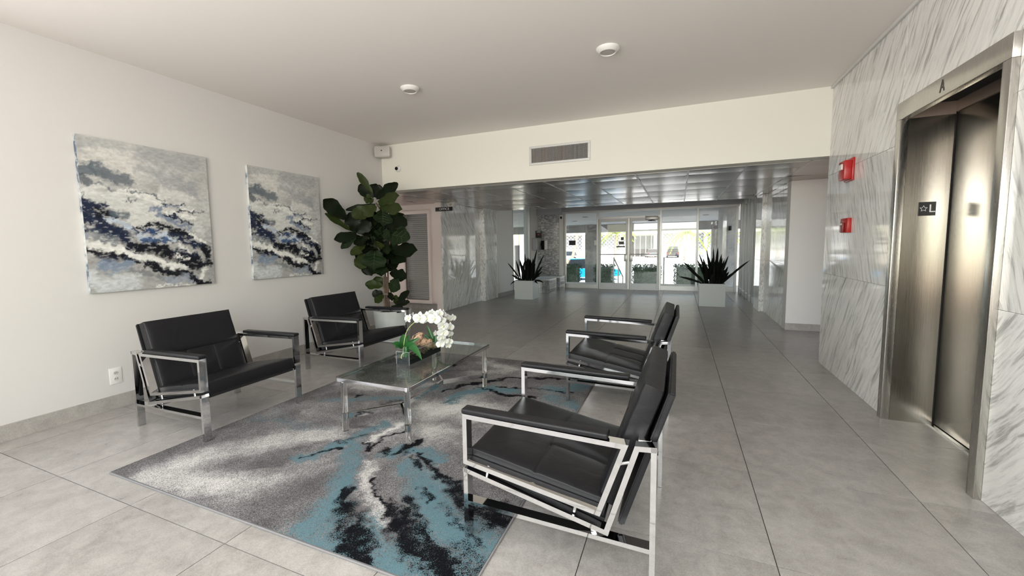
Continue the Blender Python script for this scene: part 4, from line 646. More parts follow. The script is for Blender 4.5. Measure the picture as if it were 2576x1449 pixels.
# ------------------------------------------------------------------ paintings (two prints of one abstract seascape)
CW, CH = .955, 1.225
nx, nz = 300, 384
gu, gv = np.meshgrid(np.linspace(0, CW, nx), np.linspace(0, CH, nz))
wu = gu+.10*(fbm(gu, gv, 7, 21)-.5)+.06*(fbm(gu, gv, 30, 23)-.5); wv = gv+.085*(fbm(gu, gv, 9, 22)-.5)+.055*(fbm(gu, gv, 42, 24)-.5)
img = np.empty(gu.shape+(3,)); img[:] = (.52, .52, .50)
cld = fbm(gu, gv*1.5, 4, 30)[..., None]; img = img*(.72+.55*cld)
low = np.clip((.62-gv)/.3, 0, 1)[..., None]; img = img*(1-low*.25)
tex = fbm(gu*1.0, gv*3.2, 16, 31, 5)
for col, w_, s_, P in PAINT:
    d = stroke_d(wu, wv, [(x, y, 1.) for x, y in P] if len(P) > 1 else [(*P[0], 1.), (P[0][0]+.01, P[0][1], 1.)])
    w2_ = w_*(.85 if max(col) < .15 else .66)
    a = np.clip((w2_*1.55-d)/(w2_*.9), 0, 1); a = s_*np.clip(a*1.15+(tex-.5)*2.2*(a > 0)*(a < .999), 0, 1)
    img = img*(1-a[..., None])+np.array(col)*a[..., None]
# brushy smear: resample the picture through a fine directional warp
du = (fbm(gu, gv*1.3, 60, 61, 3)-.5)*.030; dv = (fbm(gu, gv, 48, 62, 3)-.5)*.040
iu = np.clip(((gu+du)/CW*(nx-1)).astype(int), 0, nx-1); iv = np.clip(((gv+dv+.35*du)/CH*(nz-1)).astype(int), 0, nz-1)
img = .7*img[iv, iu]+.3*img
img *= (.70+.50*fbm(gu*.9, gv*1.6, 42, 33, 4)[..., None])
dry = np.clip((fbm(gu*.9, gv*1.8, 34, 64, 5)-.57)*9, 0, 1)*np.clip(1-abs(gv-.5)/.45, 0, 1); img = img*(1-.55*dry[..., None])+.55*dry[..., None]*np.array((.66, .68, .67))
V = np.stack([np.full(gu.shape, .036)+.0006*fbm(gu, gv, 60, 35), gu, gv], -1).reshape(-1, 3)
idx = np.arange(nx*nz).reshape(nz, nx); Fc = np.stack([idx[:-1, :-1], idx[:-1, 1:], idx[1:, 1:], idx[1:, :-1]], -1).reshape(-1, 4)
me = bpy.data.meshes.new('painted_canvas'); me.vertices.add(len(V)); me.vertices.foreach_set('co', V.ravel()); me.loops.add(len(Fc)*4); me.polygons.add(len(Fc))
me.loops.foreach_set('vertex_index', Fc.ravel()); me.polygons.foreach_set('loop_start', np.arange(0, len(Fc)*4, 4)); me.polygons.foreach_set('loop_total', np.full(len(Fc), 4)); me.update(calc_edges=True); me.validate()
ca = me.color_attributes.new('paint', 'FLOAT_COLOR', 'POINT'); ca.data.foreach_set('color', np.concatenate([np.clip(img, 0, 1), np.ones(gu.shape+(1,))], -1).reshape(-1).astype(np.float32))
m = mat('paint_print', (.5, .5, .5), .45, spec=.35); t, b = nodes(m); at = N(t, 'ShaderNodeAttribute', attribute_name='paint'); t.links.new(at.outputs['Color'], b.inputs['Base Color'])
m = mat('canvas_edge', (.6, .62, .6), .6); t, b = nodes(m)
t.links.new(ramp(t, [(.42, (.10, .14, .20)), (.5, (.45, .49, .52)), (.6, (.66, .68, .66))], noise_tex(t, pos(t), 7, 5, .7)), b.inputs['Base Color'])
pa = thing('wall_painting', 'abstract blue and grey canvas on the white wall above the armchair by the power outlet', 'painting', (XL, 1.722, .972), group=None)
finish('painted_canvas', me, 'paint_print', pa)
box('canvas_edge', 0.001, .035, 0, CW, 0, CH, 'canvas_edge', pa, .002, 1)
pb = dup(pa); pb.location = (XL, 3.098, .972); pb['label'] = 'abstract blue and grey canvas on the white wall, the one beside the fig tree'
pa['group'] = pb['group'] = 'twin abstract canvases'

# ------------------------------------------------------------------ armchairs
WCH = .79
def barpoly(bm, pts, w, y0, y1):
    """flat bar following a polyline in (x,z) (outer edge), width w to the left side, mitred"""
    P = [Vector((x, z)) for x, z in pts]; n = len(P); inner = []
    for i in range(n):
        d1_ = (P[i]-P[i-1]).normalized() if i else (P[1]-P[0]).normalized(); d2__ = (P[i+1]-P[i]).normalized() if i < n-1 else (P[i]-P[i-1]).normalized()
        n1 = Vector((-d1_.y, d1_.x)); n2 = Vector((-d2__.y, d2__.x)); bis = n1+n2; bis = bis/(1+n1.dot(n2)); inner.append(P[i]+bis*w)
    for i in range(n-1):
        quadprism(bm, [tuple(P[i]), tuple(P[i+1]), tuple(inner[i+1]), tuple(inner[i])], y0, y1)
def cushion(name, A, B, w0, w1, th, m, parent, seams_u=(), seams_v=(), bulge=.012, nu=34, nv=40):
    """A,B: (x,z) ends of centre line; th thickness; u along A-B, v across"""
    A = Vector((A[0], 0, A[1])); B = Vector((B[0], 0, B[1])); D = B-A; Nn = Vector((-D.z, 0, D.x)).normalized()
    if Nn.z < 0 and abs(D.x) > abs(D.z): Nn = -Nn
    def coords(n, seams):
        c = list(.5-.5*np.cos(np.pi*np.linspace(0, 1, n)))
        for s in seams:
            c += [s[0]-.006, s[0], s[0]+.006] if isinstance(s, tuple) else [s-.006, s, s+.006]
        return sorted(c)
    us = coords(nu, seams_u); vs_ = coords(nv, seams_v); L = D.length; W = w1-w0
    def rim(t_, size, r): # profile 0..1 near edges
        d = min(t_, 1-t_)*size
        return 1 if d >= r else math.sqrt(max(0, 1-((r-d)/r)**2))
    top = []; bot = []; v = []
    r = th*.42
    for side in (1, -1):
        grid = []
        for u_ in us:
            row = []
            for q in vs_:
                k = rim(u_, L, r)*rim(q, W, r)
                h = th/2*(.30+.70*k) if k > 0 else th/2*.0
                h = th/2*(.80+.20*k)
                h += bulge*(1-(2*u_-1)**4)*(1-(2*q-1)**4)
                if side == 1:
                    for s in seams_u: h -= .006*math.exp(-((u_-s)*L/.006)**2)
                    for s in seams_v:
                        s0, lo, hi = s
                        if lo <= u_ <= hi: h -= .005*math.exp(-((q-s0)*W/.006)**2)
                    h += .003*noise.noise(Vector((u_*3.1, q*4.3, 2)))+.0022*noise.noise(Vector((u_*9, q*5, 7)))*(u_)
                p = A+D*u_+Nn*h*side; p.y = w0+W*q; grid.append(len(v)) if False else row.append(len(v)); v.append(p)
            grid.append(row) if row else None
        (top if side == 1 else bot).extend(grid)
    f = []
    nU, nV = len(us), len(vs_)
    for i in range(nU-1):
        for j in range(nV-1):
            f.append((top[i][j], top[i][j+1], top[i+1][j+1], top[i+1][j])); f.append((bot[i][j], bot[i+1][j], bot[i+1][j+1], bot[i][j+1]))
    edge = [(i, 0) for i in range(nU)]+[(nU-1, j) for j in range(1, nV)]+[(i, nV-1) for i in range(nU-2, -1, -1)]+[(0, j) for j in range(nV-2, 0, -1)]
    for k in range(len(edge)):
        a, b_ = edge[k], edge[(k+1) % len(edge)]; f.append((top[a[0]][a[1]], top[b_[0]][b_[1]], bot[b_[0]][b_[1]], bot[a[0]][a[1]]))
    bm = bmesh.new(); vv = [bm.verts.new(p) for p in v]
    for q in f: bm.faces.new([vv[i] for i in q])
    return bmo(name, bm, m, parent, 60)
def make_armchair():
    c = thing('lounge_armchair', '', 'armchair')
    for side in (0, 1):
        y0, y1 = (0, .048) if side == 0 else (WCH-.048, WCH)
        ym = (y0+y1)/2
        bm = bmesh.new()
        arm = [(0, .354), (.589, .258), (.692, .561), (0, .578)]
        barpoly(bm, arm+[arm[0]], .02, y0, y1)
        # rebuild closed loop mitred
        bm.free(); bm = bmesh.new(); P = [Vector(p) for p in arm]; n = 4; I = []
        for i in range(n):
            a = (P[i]-P[i-1]).normalized(); b_ = (P[(i+1) % n]-P[i]).normalized(); n1 = Vector((-a.y, a.x)); n2 = Vector((-b_.y, b_.x)); bis = (n1+n2)/(1+n1.dot(n2)); I.append(P[i]+bis*.02)
        for i in range(n): j = (i+1) % n; quadprism(bm, [tuple(P[i]), tuple(P[j]), tuple(I[j]), tuple(I[i])], y0, y1)
        bmesh.ops.remove_doubles(bm, verts=bm.verts, dist=1e-5); bmo('arm_frame', bm, 'chrome', c)
        # base frame: lower sloping bar, back riser and top of rear leg
        bm = bmesh.new(); path = [(.022, .337-.0045), (.606, .21), (.714, .562), (.768, .569)]
        P = [Vector(p) for p in ((0, .337), (.606, .21), (.714, .562), (.79, .569))]; I = []
        path2 = P; off = -.020
        for i in range(4):
            a = (P[i]-P[i-1]).normalized() if i else (P[1]-P[0]).normalized(); b_ = (P[i+1]-P[i]).normalized() if i < 3 else (P[3]-P[2]).normalized(); n1 = Vector((-a.y, a.x)); n2 = Vector((-b_.y, b_.x)); bis = (n1+n2)/(1+n1.dot(n2)); I.append(P[i]+bis*off)
        for i in range(3): quadprism(bm, [tuple(P[i]), tuple(P[i+1]), tuple(I[i+1]), tuple(I[i])], y0, y1)
        bmo('base_frame', bm, 'chrome', c)
        bm = bmesh.new(); quadprism(bm, [(0, .0145), (.02, .0145), (.02, .331), (0, .336)], y0, y1); l1 = bmo('leg', bm, 'chrome', c)
        bm = bmesh.new(); quadprism(bm, [(.77, .002), (.79, .002), (.79, .5685), (.77, .5665)], y0, y1); l2 = bmo('leg', bm, 'chrome', c)
        for l_, x, gz in ((l1, 0, .0125), (l2, .77, 0)): box('glide', x+.001, x+.019, y0+.001, y1-.001, gz, gz+.003, 'rubber', l_)
        bm = bmesh.new(); quadprism(bm, [(.02, .170), (.77, .157), (.77, .175), (.02, .188)], y0, y1); bmo('stretcher', bm, 'chrome', c)
        for (x, z, ax) in ((.109, .335, 0), (.49, .262, 0), (.678, .48, 1)):
            bm = bmesh.new(); M_ = Matrix.Translation((x, ym, z)) @ Matrix.Rotation(math.radians(12 if not ax else 72), 4, 'Y'); cyl(bm, (0, 0, -.022), .0085, .044, 'Z', 12); bmesh.ops.transform(bm, matrix=M_, verts=bm.verts); bmo('spacer', bm, 'chrome_dull', c, 40)
        bm = bmesh.new(); abox(bm, -.004, .618, y0-.005, y1+.005, 0, .024, .008, 3, Matrix.Translation((0, 0, .5785)) @ Matrix.Rotation(math.radians(1.0), 4, 'Y')); bmo('armrest_pad', bm, 'leather_pad', c, 40)
    box('cross_bar', .545, .57, .048, WCH-.048, .176, .201, 'chrome', c, .002, 1)
    box('rear_rail', .722, .768, .048, WCH-.048, .545, .5665, 'chrome', c, .002, 1)
    cushion('seat', (.005, .367), (.60, .262), .054, WCH-.054, .086, 'black_leather', c, (.50,), ((.36, .50, 1), (.66, .50, 1)), .010)
    cushion('backrest', (.603, .275), (.775, .765), .075, WCH-.075, .082, 'black_leather', c, (.47,), ((.34, 0, .47), (.66, 0, .47)), .006)
    bm = bmesh.new(); quadprism(bm, [(.02, .322), (.60, .219), (.596, .196), (.02, .297)], .056, WCH-.056); bmo('seat_pan', bm, 'black_fabric', c)
    bm = bmesh.new(); d = Vector((.175, .55)).normalized(); nn = Vector((d.y, -d.x))*.026
    quadprism(bm, [(.645, .20), (.825, .755), (.825+nn.x, .755+nn.y), (.645+nn.x, .20+nn.y)], .07, WCH-.07); bmesh.ops.bevel(bm, geom=list(bm.edges), offset=.006, segments=2, affect='EDGES'); bmo('back_shell', bm, 'leather_pad', c, 40)
    return c
ch = make_armchair()
# local x runs from the front edge to the back
def place(o, x, y, rot, label):
    o.location = (x, y, 0); o.rotation_euler = (0, 0, rot); o['label'] = label; o['group'] = 'black leather and chrome armchairs around the rug'
c2 = dup(ch); c3 = dup(ch); c4 = dup(ch)
place(ch, -.846, 1.535, 0, 'black leather chrome armchair nearest the camera on the right edge of the rug')
place(c2, -.83, 3.29, 0, 'black leather chrome armchair beyond the nearest one, facing the coffee table from the right')
# chairs against the left wall are turned round: their local x runs to -x
place(c3, -2.895, 2.478, math.pi, 'black leather chrome armchair against the white wall, beside the power outlet')
c4_r = math.pi-math.radians(2.4)+math.radians(0)
th = -.04186; place(c4, -2.887-WCH*math.sin(th), 3.180+WCH*math.cos(th), math.pi+th, 'black leather chrome armchair in front of the potted fig tree')

# ------------------------------------------------------------------ coffee table
tb = thing('coffee_table', 'long coffee table with glass top, chrome rim and clear acrylic legs', 'table')
TX0, TX1, TY0, TY1, TZ = -2.185, -1.560, 2.135, 3.40, .405
box('glass_top', TX0+.012, TX1-.012, TY0+.012, TY1-.012, TZ-.012, TZ-.001, 'table_glass', tb)
bm = bmesh.new(); n = 8; R = .035
def rr(off):
    o = []
    for cx, cy, a0 in ((TX1-R, TY0+R, -90), (TX1-R, TY1-R, 0), (TX0+R, TY1-R, 90), (TX0+R, TY0+R, 180)):
        for k in range(n+1): a = math.radians(a0+90*k/n); o.append((cx+(R-off)*math.cos(a), cy+(R-off)*math.sin(a)))
    return o
prof = [(0, TZ-.024), (0, TZ-.001), (.002, TZ), (.012, TZ), (.012, TZ-.012), (.018, TZ-.013), (.018, TZ-.024)]
rings = [[bm.verts.new((x, y, z)) for x, y in rr(off)] for off, z in prof]; nr = len(rings[0])
for a in range(len(prof)):
    A, B = rings[a], rings[(a+1) % len(prof)]
    for k in range(nr): bm.faces.new((A[k], A[(k+1) % nr], B[(k+1) % nr], B[k]))
bmo('rim', bm, 'chrome', tb, 40)
legs = [(-2.140, 2.180), (-1.605, 2.180), (-1.605, 3.355), (-2.140, 3.355)]
for x, y in legs:
    bm = bmesh.new(); lathe(bm, (x, y, 0), [(.018, .012), (.0215, .016), (.0215, TZ-.040)], 28); l_ = bmo('leg', bm, 'acrylic', tb, 50)
    bm = bmesh.new(); lathe(bm, (x, y, 0), [(.0235, .100), (.0235, .142)], 28); bmo('collar', bm, 'chrome_dull', l_, 50)
    bm = bmesh.new(); lathe(bm, (x, y, 0), [(.018, TZ-.040), (.018, TZ-.024)], 24); bmo('cap', bm, 'chrome', l_, 50)
YA, YB, XM = 2.47, 3.06, -1.872
def strap(a, b_):
    bm = bmesh.new(); a = Vector((*a, 0)); b_ = Vector((*b_, 0)); d = (b_-a); L = d.length; ang = math.atan2(d.y, d.x)
    abox(bm, 0, L, -.009, .009, .102, .140, .001, 1, Matrix.Translation(a) @ Matrix.Rotation(ang, 4, 'Z')); bmo('stretcher', bm, 'chrome', tb)
for (x, y), e_ in zip(legs, (YA, YA, YB, YB)): 
    dd = (Vector((XM, e_))-Vector((x, y))).normalized()*.023; strap((x+dd.x, y+dd.y), (XM, e_))
strap((XM, YA), (XM, YB))

# ------------------------------------------------------------------ orchid in glass box
vz = TZ+.0005
vx0, vx1, vy0, vy1, vh = -1.975, -1.857, 2.566, 3.03, .100
va = thing('glass_planter', 'rectangular clear glass planter with black base on the coffee table', 'planter')
for (a, b_, c_, d) in ((vx0, vx1, vy0, vy0+.004), (vx0, vx1, vy1-.004, vy1), (vx0, vx0+.004, vy0, vy1), (vx1-.004, vx1, vy0, vy1)): box('glass_side', a, b_, c_, d, vz, vz+vh, 'vase_glass', va)
MT['black_plastic'].node_tree.nodes['Principled BSDF'].inputs['Specular IOR Level'].default_value = .1
box('black_base', vx0+.005, vx1-.005, vy0+.005, vy1-.005, vz, vz+.036, 'black_plastic', va)
bm = bmesh.new()
for x in (vx0, vx1): 
    for y in (vy0, vy1): abox(bm, x-.0009, x+.0009, y-.0009, y+.0009, vz, vz+vh)
for (a, b_, c_, d) in ((vx0, vx1, vy0-.001, vy0+.001), (vx0-.001, vx0+.001, vy0, vy1), (vx1-.001, vx1+.001, vy0, vy1), (vx0, vx1, vy1-.001, vy1+.001)): abox(bm, a, b_, c_, d, vz+vh-.002, vz+vh)
bmo('edge_seam', bm, 'outside_grey', va)
bm = bmesh.new()
for i in range(150):
    x = random.uniform(vx0+.012, vx1-.012); y = random.uniform(vy0+.14, vy1-.02); z = vz+.038+random.uniform(0, .022); r = random.uniform(.005, .010)
    bmesh.ops.create_icosphere(bm, subdivisions=1, radius=r, matrix=Matrix.Translation((x, y, z)) @ Matrix.Diagonal((1.2, 1, .7, 1)))
o = bmo('pebbles', bm, 'bark', va); o['kind'] = 'stuff'
dz0 = 0
orc = thing('orchid', 'white moth orchid with arching flower sprays and broad green leaves in the glass planter', 'plant')
for s in OSTEM:
    bm = bmesh.new(); P = smooth_path(s, 5); tube(bm, P, [.0032-.0014*i/len(P) for i in range(len(P))], 8); bmo('flower_stem', bm, 'stem_green', orc, 60)
def bez_leaf(bm, B, T, wid, lift=.25, fold=.25, nseg=10, tip=1.2, side=None, wide=.55):
    B = Vector(B); T = Vector(T); D = T-B; M_ = (B+T)/2+Vector((0, 0, D.length*lift))
    toc = (Vector((0, 0, EYE))-M_).normalized()
    rows = []
    for i in range(nseg+1):
        s = i/nseg; p = (1-s)**2*B+2*s*(1-s)*M_+s*s*T; d = (2*(1-s)*(M_-B)+2*s*(T-M_)).normalized()
        sd = d.cross(toc if side is None else side)
        if sd.length < .1: sd = Vector((1, 0, 0))
        sd.normalize(); nrm = sd.cross(d)
        k = (s**wide if s < .5 else 1)*0+math.sin(math.pi*min(1, s**(.7 if wide < .6 else 1.1)*.96+.04))**.75
        ww = wid/2*max(.02, k)
        rows.append([bm.verts.new(p-sd*ww+nrm*ww*fold), bm.verts.new(p-sd*ww*.5+nrm*ww*fold*.35), bm.verts.new(p), bm.verts.new(p+sd*ww*.5+nrm*ww*fold*.35), bm.verts.new(p+sd*ww+nrm*ww*fold)])
    for a, b_ in zip(rows, rows[1:]):
        for k in range(4): bm.faces.new((a[k], a[k+1], b_[k+1], b_[k]))
for i, (bx, by, bz, tx, ty, tz, wd) in enumerate(OLEAF):
    bm = bmesh.new(); bez_leaf(bm, (bx, by, bz), (tx, ty, tz), wd, .32 if tz < bz+.06 else .05, .35); bmo('leaf', bm, 'orchid_leaf', orc, 60)
for x, y in ((-1.935, 2.64), (-1.905, 2.95)):
    bm = bmesh.new(); lathe(bm, (x, y, vz), [(.012, .038), (.018, .055), (.016, .10), (.012, .12)], 12); bmo('root_crown', bm, 'orchid_leaf', orc, 60)
    bm = bmesh.new(); tube(bm, smooth_path([(x, y, vz+.06), (x-.02, y-.02, vz+.07), (x-.025, y-.035, vz+.04), (x, y-.04, vz+.03)], 4), .003, 6); bmo('root', bm, 'petal_centre', orc, 60)
def flower(c, r, kind):
    c = Vector(c); toc = (Vector((0, 0, EYE))-c).normalized()
    if kind == 0: nrm = (toc+Vector((random.uniform(-.35, .35), random.uniform(-.3, .3), random.uniform(-.45, .1)))).normalized()
    else: nrm = (toc+Vector((random.uniform(-1.2, 1.2), random.uniform(-.3, .3), random.uniform(-.5, .3)))).normalized()
    up = Vector((0, 0, 1)); xx = up.cross(nrm).normalized(); yy = nrm.cross(xx); a0 = random.uniform(-.25, .25)
    root = None
    bm = bmesh.new()
    def petal(ang, L, W, off, curl):
        dx = xx*math.sin(ang)+yy*math.cos(ang); sx = dx.cross(nrm); rows = []
        n1, n2 = 7, 6
        for i in range(n1+1):
            s = i/n1; prof_ = math.sin(math.pi*(.10+.86*s))**.62 if W > .5 else math.sin(math.pi*(.12+.84*s))**.8
            row = []
            for j in range(n2+1):
                q = -1+2*j/n2; p = c+nrm*off*r+dx*L*r*s+sx*W*r*prof_*q+nrm*r*(curl*s*s+.10*q*q*prof_-.04*math.cos(3*q+s*4)); row.append(bm.verts.new(p))
            rows.append(row)
        for a, b_ in zip(rows, rows[1:]):
            for j in range(n2): bm.faces.new((a[j], a[j+1], b_[j+1], b_[j]))
    for k in (0, 2.35, -2.35): petal(a0+k, .98, .36, -.03, -.12)
    for k in (1.45, -1.45): petal(a0+k, 1.0, .60, .03, .08)
    f_ = bmo('flower', bm, 'petal', orc, 70)
    bm = bmesh.new(); bmesh.ops.create_icosphere(bm, subdivisions=2, radius=r*.15, matrix=Matrix.Translation(c+nrm*r*.12-yy*r*.1) @ Matrix.Diagonal((1, 1, 1.5, 1))); bmo('lip', bm, 'petal_centre', f_, 60)
for x, y, z, r, k in FLOW: flower((x, y, z), r*1.05, k)
dw = thing('driftwood', 'twisted tan driftwood piece with dark holes lying across the glass planter', 'driftwood')
for k, s in enumerate(DRIFT):
    bm = bmesh.new(); P = smooth_path([p[:3] for p in s], 7); R_ = smooth_path([(p[3], 0, 0) for p in s], 7); rr_ = [q.x*(1+.28*noise.noise(p*40)) for p, q in zip(P, R_)]
    tube(bm, P, rr_, 12)
    for v_ in bm.verts: v_.co += v_.normal*.0 + Vector((noise.noise(v_.co*55), noise.noise(v_.co*55+Vector((7, 0, 0))), noise.noise(v_.co*55+Vector((0, 9, 0)))))*.006
    bmo('branch', bm, 'driftwood', dw, 60)
for p_ in ((-1.90, 2.76, .575), (-1.885, 2.78, .60), (-1.925, 2.77, .56)):
    pass

# ------------------------------------------------------------------ fiddle leaf fig
fg = thing('fiddle_leaf_fig', 'tall potted fiddle leaf fig tree with large dark green leaves in the corner', 'plant')
PX, PY = -3.70, 4.76
bm = bmesh.new(); lathe(bm, (PX, PY, 0), [(.222, 0), (.228, .01), (.262, .40), (.262, .425), (.248, .425), (.246, .39)], 48); bmo('pot', bm, 'white_planter', fg, 40)
bm = bmesh.new(); lathe(bm, (PX, PY, .37), [(.245, 0), (.245, .012), (.1, .03)], 32); bmo('soil', bm, 'soil', fg, 60)
for i, s in enumerate(STEM):
    s = [Vector(p) for p in s]; s[0].z = .38
    s = [Vector((p.x+.10-.0, p.y, p.z)) if False else p for p in s]
    bm = bmesh.new(); P = smooth_path(s, 5) if len(s) > 2 else s; tube(bm, P, [.011 if i else .008]*len(P), 8)
    bmo('support_cane' if i == 0 else 'trunk', bm, 'bamboo' if i == 0 else 'bark', fg, 60)
bm = bmesh.new()
sx0 = min(s[0][0] for s in STEM[:5])-.012; sx1 = max(s[0][0] for s in STEM[:5])-.01
abox(bm, sx0, sx1, 4.735, 4.765, .64, .646); bmo('tie', bm, 'tie', fg)
def fig_leaf_mesh(v_):
    rnd = random.Random(v_); bm = bmesh.new(); ns, nw = 14, 8; rows = []
    for i in range(ns+1):
        s = i/ns; wdt = .5*(math.sin(math.pi*min(1, (.05+.93*s)**1.25))**.62)*(1-.22*math.exp(-((s-.38)/.12)**2))
        row = []
        for j in range(nw+1):
            q = -1+2*j/nw; wob = 1+(.07*math.sin(s*15+v_*2+q)+.04*math.sin(s*31+v_))*abs(q)
            z = .10*abs(q)**1.5*(.6+.4*math.sin(v_)) -.16*(s-.5)**2+.035*math.sin(s*13+v_)*abs(q)+ .018*math.cos((s*7-abs(q)*2.2)*2*math.pi)*(1-abs(q)*.4)
            row.append(bm.verts.new((q*wdt*wob, s, z)))
        rows.append(row)
    for a, b_ in zip(rows, rows[1:]):
        for j in range(nw): bm.faces.new((a[j], a[j+1], b_[j+1], b_[j]))
    me = bpy.data.meshes.new('fig_leaf'); bm.to_mesh(me); bm.free(); me.shade_smooth(); return me
def fig_vein_mesh(v_):
    bm = bmesh.new(); tube(bm, [(0, s, -.16*(s-.5)**2+.012+.0*s) for s in (0, .25, .5, .75, .95)], [.012, .011, .009, .006, .003], 5)
    for k in range(4):
        s = .18+.17*k
        for sg in (-1, 1): tube(bm, [(0, s, -.16*(s-.5)**2+.02), (sg*.18, s+.10, .045-.16*(s-.4)**2), (sg*.34, s+.15, .07-.16*(s-.4)**2)], [.007, .005, .003], 4)
    me = bpy.data.meshes.new('leaf_vein'); bm.to_mesh(me); bm.free(); me.materials.append(MT['fig_vein']); return me
LM = {}
for v_ in range(4):
    for k, mm in enumerate(('fig_dark', 'fig_light', 'fig_mid')):
        me = fig_leaf_mesh(v_); me.materials.append(MT[mm]); LM[v_, k] = me
VM = fig_vein_mesh(0)
for i, (bx, by, bz, tx, ty, tz, wd, kind) in enumerate(FIG):
    B = Vector((bx, by, bz)); T = Vector((tx, ty, tz)); Y_ = T-B; L = Y_.length
    toc = (Vector((0, 0, EYE))-(B+T)/2).normalized(); tilt = Vector((random.uniform(-.35, .35), random.uniform(-.2, .2), random.uniform(0, .5)))
    nz_ = (toc+tilt); yd = Y_.normalized(); nz_ = (nz_-yd*nz_.dot(yd)).normalized(); xd = yd.cross(nz_)
    wd_ = max(wd, .05)*1.3
    M_ = Matrix.Identity(4)
    for r_ in range(3): M_[r_][0] = xd[r_]*wd_; M_[r_][1] = yd[r_]*L*1.06; M_[r_][2] = nz_[r_]*wd_; M_[r_][3] = B[r_]
    if T.x < -4.0: M_ = M_
    o = bpy.data.objects.new('leaf', LM[i % 4, kind]); COL.objects.link(o); o.parent = fg; o.matrix_local = M_
    if kind == 2:
        q = bpy.data.objects.new('vein', VM); COL.objects.link(q); q.parent = o

# ------------------------------------------------------------------ white cube planters with sword leaves
def planter(label, x0, x1, y0, y1, h, BL, plabel):
    p = thing('cube_planter', label, 'planter', group='white cube planters by the entrance')
    t_ = .018
    for (a, b_, c_, d) in ((x0, x1, y0, y0+t_), (x0, x1, y1-t_, y1), (x0, x0+t_, y0+t_, y1-t_), (x1-t_, x1, y0+t_, y1-t_)): box('side_panel', a, b_, c_, d, 0, h, 'white_planter', p, .002, 1)
    box('soil', x0+t_, x1-t_, y0+t_, y1-t_, h-.06, h-.03, 'soil', p)
    q = thing('sword_leaf_plant', plabel, 'plant', group='dark spiky plants in the white planters')
    for (bx, by, bz, tx, ty, tz, wd, dr) in BL:
        bx = min(max(bx, x0+.05), x1-.05); by = min(max(by, y0+.06), y1-.06)
        bm = bmesh.new(); bez_leaf(bm, (bx, by, h-.035), (tx, ty, max(tz, .22)), wd, .30 if dr else .07, .3, 9, wide=.9); bmo('leaf', bm, 'sword_leaf', q, 60)
planter('white cube planter beside the bench on the left of the entrance', -3.645, -3.178, 9.39, 9.83, .452, PLANTL, 'dark spiky sword leaf plant in the left white planter')
planter('white cube planter in front of the right entrance pane', .405, .885, 9.40, 9.86, .464, PLANTR, 'dark spiky sword leaf plant in the right white planter')

# ------------------------------------------------------------------ wire benches
def bench(label, x0, x1, y0, y1, h):
    b_ = thing('wire_bench', label, 'bench', group='low chrome wire benches under the mosaic wall')
    box('seat_top', x0-.01, x1+.01, y0-.01, y1+.01, h-.03, h, 'bench_top', b_, .006)
    bm = bmesh.new()
    for z in (.01, h*.33, h*.66, h-.04):
        for (a, c_, d, e_) in ((x0, x1, y0, y0+.006), (x0, x1, y1-.006, y1), (x0, x0+.006, y0, y1), (x1-.006, x1, y0, y1)): abox(bm, a, c_, d, e_, z, z+.008)
    bmo('rail', bm, 'chrome_dull', b_)
    pts = [(x0+i*(x1-x0)/10, yy) for i in range(11) for yy in (y0, y1-.008)]+[(xx, y0+i*(y1-y0)/18) for i in range(1, 18) for xx in (x0, x1-.008)]
    for x, y in pts: box('upright', x, x+.009, y, y+.009, 0, h-.03, 'chrome_dull', b_)
bench('low chrome wire bench with white top, nearer one', -3.55, -3.13, 10.6, 11.3, .39)
bench('low chrome wire bench with white top, against the mosaic wall', -3.75, -3.08, 11.5, 12.02, .39)

# ------------------------------------------------------------------ outside
GZ = -1.1
og = sroot('ground_outside', 'pale sunlit ground outside the entrance', 'ground')
box('street', -90, 70, 27, 110, GZ-.3, GZ, 'concrete_light', og); box('forecourt', -60, 50, 14.5, 27, GZ-.3, GZ-.001, 'concrete_light', og)
box('ground_back', -30, 30, -30, -1.61, -.5, -.2, 'brick_path', og)
struct(box('porch_floor', -12, 9, 12.42, 14.4, -.3, -.01, 'concrete_light'), 'pale platform outside the entrance doors', 'floor')
stp = sroot('entrance_steps', 'pale steps down from the entrance platform', 'steps')
for k in range(5): box('step', -1.7, .2, 14.4+k*.3, 14.7+k*.3, GZ, -.2-k*.18, 'concrete_light', stp)
struct(box('porch_ceiling', -12, 9, 12.5, 23.2, 2.32, 2.6, 'porch_ceiling'), 'pale porch ceiling outside the entrance', 'ceiling')
struct(box('porch_beam', -12, 9, 22.4, 23.2, 1.93, 2.32, 'outside_grey'), 'deep grey beam at the street edge of the porch', 'beam')
struct(box('porch_pier', -4.5, -3.86, 21.9, 22.5, GZ, 1.93, 'outside_marble'), 'grey stone pier left of the entrance doors', 'pier')
struct(box('porch_pier', 1.42, 1.95, 21.9, 22.5, GZ, 1.93, 'outside_marble'), 'grey stone pier right of the entrance doors', 'pier')
struct(box('porch_wall', 1.16, 1.45, 12.98, 15.2, -.3, 2.32, 'outside_marble'), 'grey stone wall end just outside the right pane', 'wall')
tag(box('pier_notice', -4.02, -3.90, 21.86, 21.9, 1.25, 1.5, 'white_print', None, .004), 'small white notice on the grey stone pier outside', 'sign')
for x, y in ((-3.2, 15.6), (-4.2, 18.2), (-.9, 17), (.9, 17.2), (-1.2, 20)):
    bm = bmesh.new(); lathe(bm, (x, y, 2.32), [(.11, -.001), (.11, -.012), (.08, -.03)], 20); tag(bmo('porch_light', bm, 'lens_grey', None, 40), dict(zip((15.6, 18.2, 17, 17.2, 20), ('porch ceiling light seen in the left entrance pane, higher one', 'porch ceiling light seen in the left entrance pane, lower one', 'porch ceiling light seen in the transom above the doors', 'porch ceiling light seen in the pane right of the doors', 'porch ceiling light farthest out behind the doors')))[y], 'light', 'round lights under the porch ceiling')
